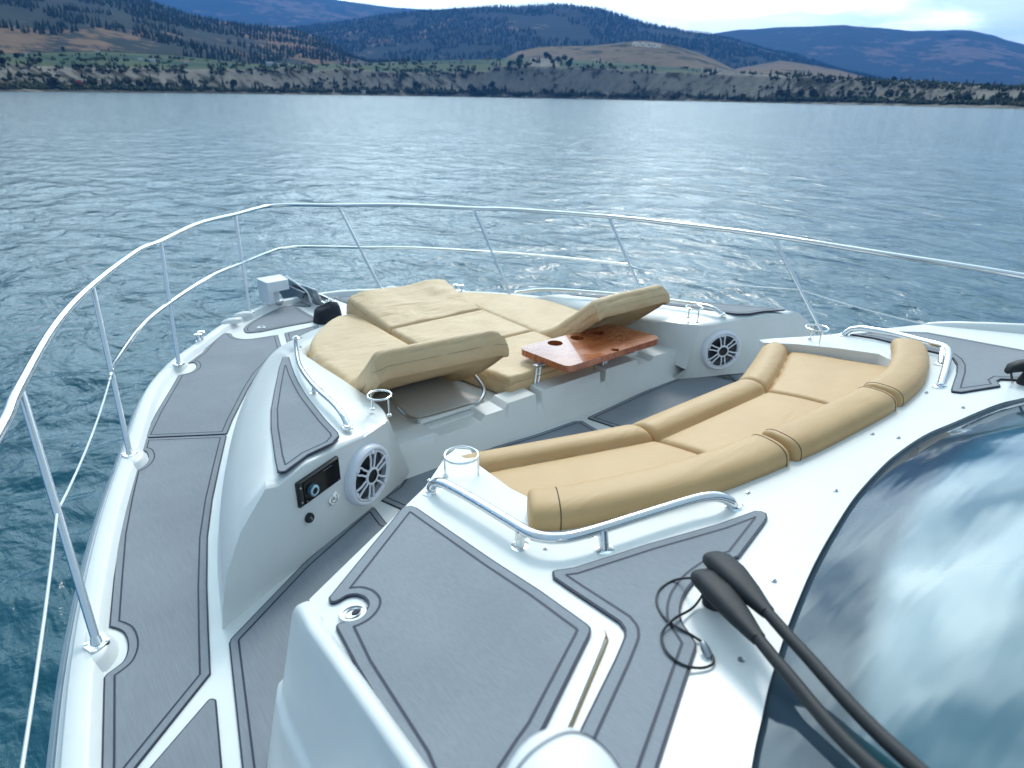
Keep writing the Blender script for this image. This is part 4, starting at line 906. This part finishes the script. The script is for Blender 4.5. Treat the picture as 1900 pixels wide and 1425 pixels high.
mb = MB(); mb.lathe([(.008, -.001), (.007, .004), (.003, .005), (.0001, .003)], onv(748, 855, (-.85, 2.10), (0, 2.09)), (0, -1, .3), 12); mb.lathe([(.008, -.001), (.007, .004), (.003, .005), (.0001, .003)], onv(1278.5, 679, (0, 2.09), (.85, 2.10)), (0, -1, .3), 12); ybuild(mb, 'drain_fitting', M['steel_dull'])
# snap studs
for x, y, pl in [(1012, 1018, SP), (1388, 915, SP), (1436, 1078, SP), (1375, 1225, SP), (1551, 911, SP), (1619, 806, SP), (1667, 813, SP), (1719, 729, SP), (1787, 757, SP), (796, 892, SP), (1127, 970, SP), (585, 667, CT), (596, 722, CT), (559, 627, CT), (558, 644, CT), (551, 675, CT), (1540, 620, SP)]:
    p = on(x, y, pl); mb = MB(); mb.lathe([(.0065, -.001), (.006, .003), (.0035, .0035), (.003, .0065), (.0001, .007)], p, (0, 0, 1), 10); ybuild(mb, 'snap_stud', M['steel_dull'])
# ---- windscreen: rises aft from the cabin top edge
gb = resample([Vector((p.x, p.y, zp(SP, p.y)-.012)) for p in wsl], 90); rs = []
for v in (-.01, 0, .04, .085, .09, .2, .35, .55, .8, 1):
    row = []
    for p in gb:
        q = Vector((p.x*(1-.26*v), p.y-1.55*v*(1-.25*abs(p.x)/1.7), p.z+.60*v+.10*math.sin(PI*v*.8))); row.append(q)
    rs.append(row)
def gl_mesh(rows, mt, name, par):
    mb = MB(); k = len(rows[0]); mb.add([p for r in rows for p in r], [(i*k+j, (i+1)*k+j, (i+1)*k+j+1, i*k+j+1) for i in range(len(rows)-1) for j in range(k-1)]); return ybuild(mb, name, mt, parent=par, ang=180)
ws = gl_mesh(rs, M['glass'], 'windscreen', None)
at_ = ws.data.attributes.new('edge', 'FLOAT', 'POINT'); vlist = (-.01, 0, .04, .085, .09, .2, .35, .55, .8, 1); kk = len(rs[0])
lut = {tuple(round(c_, 4) for c_ in p): vlist[i] for i, r in enumerate(rs) for p in r}
at_.data.foreach_set('value', [lut.get(tuple(round(c_, 4) for c_ in v.co), .5) for v in ws.data.vertices])
mb = MB(); mb.tube([p+Vector((0, .002, .008)) for p in gb], .0022, 6); sub(mb, 'gasket', M['rub'], ws)
# ---- wipers: two arms and a pivot housing, port and starboard
def arm_shape(mb, a, b, w0, w1, h0, h1, lift):
    d = (b-a).normalized(); s = d.cross(Vector((0, 0, 1))).normalized(); u = s.cross(d); rs = []
    for t, w, h_, l in ((0, .55, .35, -.012), (.05, .85, .75, 0), (.18, 1.0, 1, .004), (.42, 1.05, 1, .006), (.7, .80, .85, .003), (.93, .52, .62, 0), (1, .45, .55, 0)):
        c = a.lerp(b, t)+u*l; ww, hv = w0*w, h0*h_
        rs.append([c+s*(ww*math.copysign(abs(math.cos(q))**.7, math.cos(q)))+u*(hv*math.copysign(abs(math.sin(q))**.7, math.sin(q))) for q in [2*PI*k/16 for k in range(16)]])
    mb.rings(rs)
def wiper(s):
    f = (lambda p: p) if s == 1 else mx
    z = .075
    a1, b1, e1 = on(1318, 1030, up(SP, z)), on(1425, 1137, up(SP, z+.008)), atz(1700, 1425, -.765)
    a2, b2, e2 = on(1296, 1062, up(SP, z-.012)), on(1408, 1186, up(SP, z-.004)), atz(1620, 1425, -.785)
    a1, b1, e1, a2, b2, e2 = map(f, (a1, b1, e1, a2, b2, e2))
    base = f(on(1330, 1118, up(SP, .0))); mb = MB(); mb.lathe([(.030, -.002), (.030, .012), (.024, .022), (.020, .045), (.016, .075)], base, (0, 0, 1), 20); o = ybuild(mb, 'wiper', M['rubber'])
    for a, b, e in ((a1, b1, e1), (a2, b2, e2)):
        mb = MB(); arm_shape(mb, a, b, .028, .01, .020, .01, 0); sub(mb, 'arm_cover', M['rubber'], o, ang=60)
        far_ = e+(e-b)*1.2+Vector((0, 0, .10)); mb = MB(); d = (b-a).normalized(); mb.tube(spline([b-d*.004, b+(e-b)*.3+Vector((0, 0, -.004)), e, far_], 6), [.0112]*19, 12); sub(mb, 'arm', M['rubber'], o)
    far1 = e1+(e1-b1)*1.2+Vector((0, 0, .10)); mb = MB(); dd = Vector((.25*s, .5, -.12)); mb.tube([far1-dd*.7+Vector((0, 0, -.03)), far1+dd*.1+Vector((0, 0, -.02))], .008, 8, flat=2); sub(mb, 'blade', M['rubber'], o)
wiper(1)
# starboard wiper, placed by its own pivot
z = .06; a = on(1868, 684, up(SP, z)); mb = MB(); base = on(1905, 712, SP); mb.lathe([(.032, -.002), (.032, .014), (.026, .03), (.02, .06)], base, (0, 0, 1), 20); o = ybuild(mb, 'wiper', M['rubber'])
mb = MB(); arm_shape(mb, on(1868, 684, up(SP, z)), on(1990, 668, up(SP, z+.02)), .024, .01, .02, .01, 0); sub(mb, 'arm_cover', M['rubber'], o, ang=60)
mb = MB(); mb.tube([on(1876, 692, up(SP, z-.012)), on(1878, 706, up(SP, .004))], .004, 8); sub(mb, 'arm_stop', M['rubber'], o)
mb = MB(); e0 = on(1985, 669, up(SP, z+.02)); mb.tube([e0, e0+Vector((.05, -.6, .22))], .0088, 10); sub(mb, 'arm', M['rubber'], o)
# ---- bow fittings
def cleat(c, ang):
    mb = MB(); R_ = Matrix.Rotation(ang, 3, 'Z'); pts = [c+R_@Vector((.055*math.cos(a), .022*math.sin(a), 0)) for a in [2*PI*k/24 for k in range(24)]]
    mb.rings([pts, [p+Vector((0, 0, .006)) for p in pts]]); o = ybuild(mb, 'mooring_cleat', M['steel'])
    for s in (-1, 1):
        mb = MB(); mb.lathe([(.014, 0), (.010, .012), (.009, .03), (.014, .042), (.026, .046), (.026, .050), (.018, .055), (.0001, .057)], c+R_@Vector((.028*s, 0, .004)), (0, 0, 1), 20); sub(mb, 'horn', M['steel'], o)
cc = on(372, 631, up(CAP, .0)); nb = min(range(n), key=lambda i: (gl[i]-Vector((cc.x, cc.y, 0))).length); tg = gl[nb+1]-gl[nb-1]; an = math.atan2(tg.y, tg.x)
cleat(cc, an); cleat(mx(cc), PI-an)
for q in ((430, 597), (451, 585)):
    p = on(*q, CAP)
    for s in (1, -1):
        pc = Vector((p.x*s, p.y, p.z)); mb = MB(); mb.rings([[pc+Vector((.075*math.cos(a)*r, .035*math.sin(a)*r, h_)) for a in [2*PI*k/20 for k in range(20)]] for r, h_ in ((1.05, -.01), (1, .008), (.8, .02), (.4, .027), (.02, .028))], capb=True); ybuild(mb, 'rope_bump', M['gel'])
# ---- white foreground moulding of the flybridge, just under the camera
c = atz(1050, 1560, -.63); mb = MB(); rs = []
ex, ey = Vector((rt.x, rt.y, 0)).normalized(), Vector((fw.x, fw.y, 0)).normalized()
for k in range(15):
    a = PI/2*k/14; R_ = (1-math.sin(a)**2.2)**.62; rs.append([c+ex*(.070*R_*math.cos(q)*(1.0))+ey*(.105*R_*math.sin(q))+Vector((0, 0, .0+.07*math.sin(a)))-Vector((0, 0, .0)) for q in [2*PI*j/36 for j in range(36)]])
rs = [[p-Vector((0, 0, .25)) for p in rs[0]]]+rs; mb.rings(rs, capb=True); fb = ybuild(mb, 'flybridge_corner', M['white'], ang=180)
mb = MB(); pl_ = []
for k in range(24):
    q = math.radians(200-k*7.5); zz = .020+.035*math.sin(PI*k/23); rr2 = math.cos(math.asin(min(1, zz/.07)))**1.0; pl_.append(c+ex*(.0705*rr2*math.cos(q))+ey*(.1055*rr2*math.sin(q))+Vector((0, 0, zz)))
mb.tube(pl_, .0010, 6); sub(mb, 'seam_line', M['navy'], fb)
# ---------------------------------------------------------------- cushions
def cushion(name, S, W, L, H, R, mt, label, cat='cushion', group=None, nu=34, nv=44, bulge=.008, puff=.006, seam=None, seam_mat='seam2', wr=0, seed=0):
    """S(u,v) -> (top point, outward normal) ; closed padded body of thickness H with rounded rim R"""
    us = [.5-.5*math.cos(PI*i/nu) for i in range(nu+1)]; vsv = [.5-.5*math.cos(PI*j/nv) for j in range(nv+1)]
    top = []; nr = []; hs = []
    for v in vsv:
        for u in us:
            r_ = S(u, v); p, nn = r_[0], r_[1]; hs.append(r_[2] if len(r_) > 2 else 1); e = [min(u, 1-u)*W, min(v, 1-v)*L]
            dr = 0
            for q in e:
                if q < R: dr += R-math.sqrt(max(0, R*R-(R-q)**2))
            dr = min(dr, R*1.25)
            b = puff*math.sqrt(max(0, math.sin(PI*u)*math.sin(PI*v)))
            w = wr*noise.fractal(Vector((p[0]*5+seed, p[1]*9, seed)), 1, 2, 4)*min(1, min(e)/.06) if wr else 0
            top.append(Vector(p)+nn*(b-dr+w)); nr.append(nn)
    n1 = nu+1; rim = [i for i in range(n1)]+[j*n1+nu for j in range(1, nv+1)]+[nv*n1+i for i in range(nu-1, -1, -1)]+[j*n1 for j in range(nv-1, 0, -1)]
    cen = Vector(S(.5, .5)[0]); mb = MB()
    fs = [(j*n1+i, j*n1+i+1, (j+1)*n1+i+1, (j+1)*n1+i) for j in range(nv) for i in range(nu)]
    mb.add(top, fs); rings = []; k = len(rim)
    hh = H-R*1.1
    for t, bl in ((0, 0), (.15, .6), (.4, 1), (.7, .8), (.9, .3), (1, -.9)):
        rg = []
        for a in range(k):
            p = top[rim[a]]; q0, q1 = top[rim[a-1]], top[rim[(a+1) % k]]; tg = (q1-q0).normalized(); nn = nr[rim[a]]; o = tg.cross(nn).normalized()
            w = wr*.8*noise.noise(Vector((p.x*14+seed, p.y*14, t*2))) if wr else 0
            rg.append(p-nn*(hh*t*hs[rim[a]])+o*(bulge*bl+w))
        rings.append(rg)
    mb.rings(rings, capa=False, capb=False)
    bot = [top[i]-nr[i]*(hh*hs[i]) for i in range(len(top))]
    for a in range(k): bot[rim[a]] = rings[-1][a]
    mb.add(bot, [f[::-1] for f in fs])
    o = _build(mb, name, mt, None, ang=70); tag(o, label, cat, group)
    if seam is not None:
        ts = seam; pts = []
        for a in range(k):
            p = top[rim[a]]; q0, q1 = top[rim[a-1]], top[rim[(a+1) % k]]; tg = (q1-q0).normalized(); nn = nr[rim[a]]; pts.append(p-nn*(hh*ts*hs[rim[a]])+tg.cross(nn).normalized()*(bulge*.9))
        s2 = MB(); s2.tube(pts[::2], .0021, 5, loop=True); _build(s2, 'piping', M[seam_mat], o)
    return o
UPV = Vector((0, 0, 1))
def sunside(s, alpha, skew, ztop):
    def S(u, v):
        tot = .58+1.0; d = v*tot          # arc length from the raised aft end to the bow end
        r = .58-d; zt = -1.272; hsc = 1.0; ob = (1-u) if s < 0 else u
        if r > 0:
            e = (r/.58)**1.3; ang = alpha*min(1, (r/.30)**.8); y = 2.72-r*math.cos(ang*.9)+(.09*r/.58 if s > 0 else 0)+skew*ob*(r/.58); z = zt+e*(ztop-zt-.03*ob*(1 if s < 0 else 0)); nn = Vector((0, math.sin(ang), math.cos(ang)))
            hsc = 1.05 if s > 0 else 1.3+.25*math.sin(PI*min(1, d/.42))**1.2*math.sin(PI*min(max(u, .04), .96))**.3
        else:
            y = 2.72-r; z = zt-.012*(-r); nn = UPV.copy()
        xo = .865 if y < 3.02 else .865-.44*((y-3.02)/.70)**2.3
        xi = .342 if y > 2.7 else .342-(.03 if s < 0 else -.03)*(2.7-y)/.5
        if r > 0: xo += (.07 if s > 0 else .03)*(r/.58)
        x = -(xo+(xi-xo)*u) if s < 0 else (xi+(xo-xi)*u)
        return Vector((x, y, z)), nn, hsc
    return S
G1 = 'beige sun pad cushions on the foredeck'
cushion('sun_pad_cushion', sunside(-1, math.radians(28), .13, -.95), .53, 1.58, .12, .042, M['sun'], 'beige sun pad cushion beside the grab rail, its aft end propped up, nearest the camera', group=G1, seam=.45, wr=.007, seed=1, nv=60)
cushion('sun_pad_cushion', sunside(1, math.radians(27), .0, -.958), .53, 1.58, .12, .042, M['sun'], 'beige sun pad cushion with its propped up end right behind the wooden table', group=G1, seam=.45, wr=.007, seed=5, nv=60)
def flat(x0, x1, y0, y1, z0, z1, tilt=0, fx=None):
    def S(u, v):
        y = y0+(y1-y0)*v; a, b = (x0, x1) if fx is None else fx(v); return Vector((a+(b-a)*u, y-(.0 if fx is None else 0), z0+(z1-z0)*v)), Vector((0, -tilt, 1)).normalized()
    return S
cushion('sun_pad_cushion', flat(-.335, .335, 2.735, 3.235, -1.262, -1.265), .67, .5, .10, .02, M['sun'], 'flat beige square cushion in the middle of the sun pad', group=G1, seam=.5, wr=.007, seed=3)
def frontS(u, v):
    y = 3.245+.54*v-.05*v*(2*abs(u-.5))**3; w = .335+.04*v; z = -1.262+.085*v**1.2-.012*v*(2*abs(u-.5))**2+.012*math.sin(u*9)*v; return Vector((-w+2*w*u, y, z)), Vector((0, -.12, 1)).normalized()
cushion('sun_pad_cushion', frontS, .67, .56, .15, .025, M['sun'], 'wrinkled beige cushion nearest the bow, at the head of the sun pad', group=G1, seam=.6, wr=.010, seed=8)
cushion('sun_pad_cushion', flat(-.33, .335, 2.225, 2.715, -1.25, -1.26, fx=lambda v: (-.225-.105*v, .335)), .56, .5, .11, .02, M['sun'], 'flat beige cushion half under the wooden table', group=G1, seam=.12, wr=.008, seed=12)
# steel props of the two raised ends
def prop(s):
    q = [atz(716, 716, -1.25), atz(719, 727, -1.26), atz(736, 753, -1.30), atz(752, 770, -1.335), atz(768, 777, -1.342), atz(790, 776, -1.342), atz(876, 751, -1.342), atz(890, 744, -1.34), atz(898, 730, -1.33), atz(895, 716, -1.31), atz(874, 688, -1.26), atz(866, 680, -1.25)]
    if s > 0: q = [Vector((.93-(p.x+.80)*.60-.0, p.y, p.z)) for p in q]; q = [Vector((p.x if p.x > .6 else p.x, p.y, p.z)) for p in q]
    if s > 0: q = [Vector((1.86-p.x-.05 if False else p.x, p.y, p.z)) for p in q]
    mb = MB(); mb.tube(spline(q, 5), .0088, 10)
    o = _build(mb, 'backrest_prop', M['steel_dull'], None)
    tag(o, 'bent steel tube prop under the raised %s sun pad cushion' % ('port' if s < 0 else 'starboard'), 'support frame', 'steel props of the sun pad')
prop(-1); prop(1)
# ---- sofa seat and back cushions
def yf(x): return 1.375+.25*max(0, (abs(x)-.33)/.62)**1.1
def seatS(x0, x1):
    def S(u, v):
        x = x0+(x1-x0)*u; ya = .85+.13*(abs(x)/.97)**2; f = yf(x); y = ya+(f-ya)*v; t = f-y
        tw = .15+.03*u*(1-u); z = zp(SP, y)-.040-.012*math.exp(-((t-tw)/.010)**2)+(.040*max(0, math.sin(PI*min(1, max(0, t/tw))))**.62 if t < tw else .004*math.sin(PI*min(1, (t-tw)/.25)))
        return Vector((x, y, z)), Vector((0, .16, 1)).normalized()
    return S
G2 = 'tan vinyl seat cushions'
for x0, x1, lab in ((-.97, -.352, 'tan vinyl seat cushion at the port end of the sofa, beside the ring cup holder'), (-.346, .346, 'tan vinyl seat cushion in the middle of the sofa'), (.352, .955, 'tan vinyl seat cushion at the starboard end of the sofa')):
    cushion('seat_cushion', seatS(x0, x1), abs(x1-x0), .5, .15, .022, M['van'], lab, group=G2, nu=26, nv=110, bulge=.006, puff=.008, seam=.05, seam_mat='seam')
BC = spline([Vector(p) for p in ((-1.055, 1.065, 0), (-.95, .995, 0), (-.62, .878, 0), (-.28, .825, 0), (0, .806, 0), (.31, .80, 0), (.58, .828, 0), (.78, .880, 0), (.93, .935, 0), (1.06, .995, 0))], 14)
BC = resample(BC, 200)
def backseg(i0, i1, label, e0=1, e1=1, pip=()):
    pts = BC[i0:i1+1]; rs = []; k = len(pts); rows = []
    def ring(p, t, sc, dz=0, push=0):
        nn = Vector((t.y, -t.x, 0)); out = []
        for j in range(28):
            a = 2*PI*j/28; ca, sa = math.cos(a), math.sin(a)
            X = math.copysign(abs(ca)**.72, ca)*.069*sc; Z = math.copysign(abs(sa)**.75, sa)*.044*sc
            X -= .004*(Z/.044); wv = .0015*noise.noise(p*14)
            out.append(p+t*push+nn*(X*(1+wv*8)-.0)+Vector((0, 0, zp(SP, p.y)+.024+Z)))
        return out
    for i, p in enumerate(pts):
        t = (pts[min(i+1, k-1)]-pts[max(i-1, 0)]).normalized()
        if i == 0:
            for ps, sc in ((-.013, .55), (-.011, .80), (-.006, .93)): rs.append(ring(p, t, sc, push=ps))
        rs.append(ring(p, t, 1))
        if i == k-1:
            for ps, sc in ((.006, .93), (.011, .80), (.013, .55)): rs.append(ring(p, t, sc, push=ps))
    mb = MB(); mb.rings(rs); o = _build(mb, 'backrest_cushion', M['van'], None, ang=80); tag(o, label, 'cushion', 'tan vinyl backrest bolsters')
    for ii in pip:
        r = rs[ii]; mb = MB(); mb.tube(r, .0017, 5, loop=True); _build(mb, 'stitching', M['seam'], o)
def bi(x): return min(range(200), key=lambda i: abs(BC[i].x-x) if i < 190 else 9)
a, b = bi(-.295), bi(.33)
backseg(0, a-2, 'long tan vinyl backrest bolster behind the port rail of the sofa', pip=(9, -5)); backseg(a+2, b-2, 'middle tan vinyl backrest bolster in front of the windscreen', pip=(4, -5)); backseg(b+2, 199, 'short curved tan vinyl bolster at the starboard end of the sofa back', pip=(4,))
# ---- folding wooden table
TZ = -1.185; M['cupb'] = mat('dark_cup_well', (.05, .008, .003), .3)
tp = [atz(x, y, TZ).xy for x, y in ((960, 645), (1134, 600), (1229, 626), (1054, 681))]
tp = fillet(tp, .05, 8); tp = tp if area2(tp) > 0 else tp[::-1]
tb = empty('table', (tp[0].x+.3, tp[0].y-.1, TZ-.14)); tag(tb, 'small varnished reddish wooden table with cup holes, on folding steel legs', 'table')
def bchild(mb, name, mt, root, **kw):
    o = _build(mb, name, mt, None, **kw); o.parent = root
    if root.type == 'EMPTY': o.matrix_parent_inverse = Matrix.Translation(root.location).inverted()
    return o
holes = [(1030, 636.5, .040), (1071, 626.5, .038), (1108.5, 617, .037), (1141.5, 649, .021)]
mb = MB(); th = .034
hl = []
for x, y, r in holes:
    c = atz(x, y, TZ); hl.append([Vector((c.x+r*math.cos(2*PI*k/28), c.y+r*math.sin(2*PI*k/28), 0)) for k in range(28)])
outer = [Vector((p.x, p.y, 0)) for p in tp]; tr = tessellate_polygon([outer]+[h[::-1] for h in hl]); allp = outer+[p for h in hl for p in h[::-1]]
for z, fl in ((TZ, False), (TZ-th, True)):
    fs = []
    for q in tr:
        ccw = area2([allp[i] for i in q]) > 0; fs.append(q if ccw != fl else q[::-1])
    mb.add([Vector((p.x, p.y, z)) for p in allp], fs)
for lp in [outer]+[h[::-1] for h in hl]:
    k = len(lp); mb.add([Vector((p.x, p.y, TZ)) for p in lp]+[Vector((p.x, p.y, TZ-th)) for p in lp], [(i, k+i, k+(i+1) % k, (i+1) % k) for i in range(k)])
bchild(mb, 'tabletop', M['wood'], tb, bevel=.009, seg=4, ang=50)
for x, y, r in holes[:3]:
    c = atz(x, y, TZ); mb = MB(); mb.lathe([(r, -th-.012), (r*1.0, -th+.002)], c, (0, 0, 1), 28); bchild(mb, 'cup_bottom', M['cupb'], tb)
for (fx, fy), (tx, ty) in (((990, 734), (1003, 676)), ((1117, 697), (1122, 684))):
    f = atz(fx, fy, -1.37); t_ = atz(tx, ty, TZ-th); t_.x = f.x+.045; t_.y = f.y+.03
    for dx in (0, .03):
        mb = MB(); d = Vector((dx, dx*.25, 0)); mb.tube([f+d, t_+d+Vector((0, 0, .004))], .0085 if dx else .0065, 8, flat=.6)
        bchild(mb, 'leg', M['steel'], tb)
    mb = MB(); mb.box((t_+Vector((.015, .0, -.008))), (.07, .03, .014)); bchild(mb, 'hinge_plate', M['steel_dull'], tb, bevel=.003)
# ---- aerial cable lying on the deck by the wipers
cb = [(1296, 1072, .06), (1287, 1072, .045), (1252.6, 1076, .012), (1226, 1092, .010), (1218, 1113, .010), (1226, 1137, .010), (1247, 1158, .013), (1279, 1176, .010), (1300, 1189.5, .006), (1310, 1199, .006), (1318, 1210, .006), (1324, 1222, .006), (1321, 1233, .006), (1300, 1239.5, .006), (1268, 1234, .010), (1239.5, 1213, .012), (1227.6, 1187, .012), (1231.6, 1168, .014), (1252.6, 1147, .018), (1284, 1129, .008), (1302.6, 1105, .02), (1306, 1090, .05)]
mb = MB(); mb.tube(spline([on(x, y, up(SP, d)) for x, y, d in cb], 6), .0026, 8); o = _build(mb, 'cable', M['black'], None); tag(o, 'thin black cable looped on the deck beside the wiper pivot', 'cable')
mb = MB(); p = on(1313, 1212, up(SP, .006)); mb.lathe([(.007, -.008), (.009, .0), (.0085, .010), (.006, .018), (.004, .022)], p, (.3, .9, .5), 14); _build(mb, 'connector', M['steel_dull'], o)
# ---- searchlight on the bow
bz = zp(CAP, 5.35); sp = empty('searchlight', on(507, 560, CAP)); tag(sp, 'white boxy searchlight on a short neck at the port bow', 'light')
zt = bz+.205
q4 = [atz(x, y, zt).xy for x, y in ((474.7, 516.3), (519, 509), (535.5, 518), (495.5, 525.5))]; q4 = fillet(q4, .022); q4 = q4 if area2(q4) > 0 else q4[::-1]
mb = MB(); mb.prism([Vector((p.x, p.y, zt)) for p in q4], [Vector((p.x, p.y, zt-.085)) for p in q4]); bchild(mb, 'lamp_housing', M['white'], sp, bevel=.014, seg=3)
q5 = [atz(x, y, zt).xy for x, y in ((475.5, 517), (488, 515), (506, 523.5), (495.5, 525))]; q5 = q5 if area2(q5) > 0 else q5[::-1]
mb = MB(); mb.prism([Vector((p.x, p.y, zt-.08)) for p in q5], [Vector((p.x, p.y, zt-.19)) for p in q5]); bchild(mb, 'lens_hood', M['white'], sp, bevel=.012, seg=3)
nb_ = atz(509, 533, zt-.08); nb_.z = bz
mb = MB(); mb.lathe([(.055, -.01), (.055, .012), (.04, .02), (.035, .04), (.037, .10), (.05, .13)], nb_, (0, 0, 1), 24); bchild(mb, 'neck', M['white'], sp)
mb = MB(); mb.lathe([(.058, -.012), (.060, -.004), (.056, .002)], nb_, (0, 0, 1), 24); bchild(mb, 'base_ring', M['steel_dull'], sp)
# ---- bow roller and anchor
def vp(px, py, x): return onv(px, py, (x, 0), (x, 1))
ro = empty('bow_roller', (0, 5.2, zp(DK, 5.2))); ro.parent = yacht; ro.matrix_parent_inverse = Matrix.Translation(yacht.location).inverted()
def vplate(pts, x, th_, name, mt, root):
    q = [vp(a, b, x) for a, b in pts]; mb = MB(); k = len(q); A_ = [p+Vector((-th_/2, 0, 0)) for p in q]; B_ = [p+Vector((th_/2, 0, 0)) for p in q]
    mb.add(A_+B_, [tuple(range(k)), tuple(range(2*k-1, k-1, -1))]+[(i, k+i, k+(i+1) % k, (i+1) % k) for i in range(k)]); return bchild(mb, name, mt, root, bevel=.002, smooth=False)
an = empty('anchor', (0, 5.35, -1.55)); tag(an, 'grey steel plough anchor stowed on the bow roller beside the searchlight', 'anchor')
vplate([(530, 513), (541, 521), (587, 538), (598, 562), (591, 565), (582, 554), (534, 530)], -.05, .012, 'shank', M['steel_dull'], an)
M['gun'] = mat('galvanised_dark', (.16, .20, .24), .5, .6)
vplate([(519, 541), (534, 529), (566, 543), (562, 553), (528, 554)], -.09, .02, 'fluke', M['gun'], an)
vplate([(536, 516), (546, 523), (589, 541), (583, 552), (545, 536)], .02, .012, 'fluke', M['gun'], an)
mb = MB()
for x in (-.045, .045): mb.box((x, 5.20, zp(DK, 5.2)+.03), (.008, .62, .085), rot=Matrix.Rotation(-.055, 3, 'X'))
mb.box((0, 5.20, zp(DK, 5.2)+.004), (.09, .62, .008), rot=Matrix.Rotation(-.055, 3, 'X')); _r = _build(mb, 'roller_channel', M['steel'], None, smooth=False, weld=False); _r.parent = yacht; _r.matrix_parent_inverse = Matrix.Translation(yacht.location).inverted()
bpy.data.objects.remove(ro)
mb = MB(); mb.tube(spline([vp(531, 513, -.06), vp(552, 527, -.06), vp(569, 541, -.06), vp(574, 550, -.07), vp(578, 561, -.08)], 5), .008, 8); o = _build(mb, 'anchor_rope', M['wire'], None); tag(o, 'white rope tied from the anchor down to the deck', 'rope')
mb = MB(); ch = None
pc = [vp(570, 543, -.02), vp(580, 550, -.02), vp(590, 557, -.02), vp(598, 562, -.02), vp(606, 561, -.02), vp(612, 556, -.03), vp(616, 561, -.05), vp(606, 565, -.06)]
cl_ = resample(pc, 15)
for i, p in enumerate(cl_[:-1]):
    d = (cl_[i+1]-p).normalized(); s = d.cross(UPV if i % 2 else Vector((1, 0, .3))).normalized(); r_ = (cl_[i+1]-p).length*.75
    mb.tube([p+d*(r_*math.cos(a))+s*(r_*.5*math.sin(a)) for a in [2*PI*k/12 for k in range(12)]], .0045, 6, loop=True)
o = _build(mb, 'anchor_chain', M['steel'], None, weld=False); tag(o, 'short run of steel chain between the anchor and the windlass', 'chain')
# windlass under its navy cover
c = on(610, 590, DK); c = Vector((-.15, 4.66, zp(DK, 4.66))); mb = MB(); rs = []
for t, r in ((0, 1.06), (.1, 1.02), (.45, .99), (.72, .92), (.88, .78), (.97, .5), (1, .15)):
    rs.append([c+Vector(((.105*r)*math.copysign(abs(math.cos(a))**.75, math.cos(a))*(1+.06*noise.noise(Vector((a*2, t*3, 0)))), .09*r*math.copysign(abs(math.sin(a))**.75, math.sin(a))*(1+.08*noise.noise(Vector((a*2, t*3, 5)))), t*(.135+.02*math.cos(a)))) for a in [2*PI*k/40 for k in range(40)]])
mb.rings(rs); o = _build(mb, 'windlass_cover', M['cloth_navy'], None, ang=180); tag(o, 'dark navy canvas cover over the anchor windlass, in front of the sun pad', 'cover')
# small rigging cleats on the starboard bow edge are mirrored from port
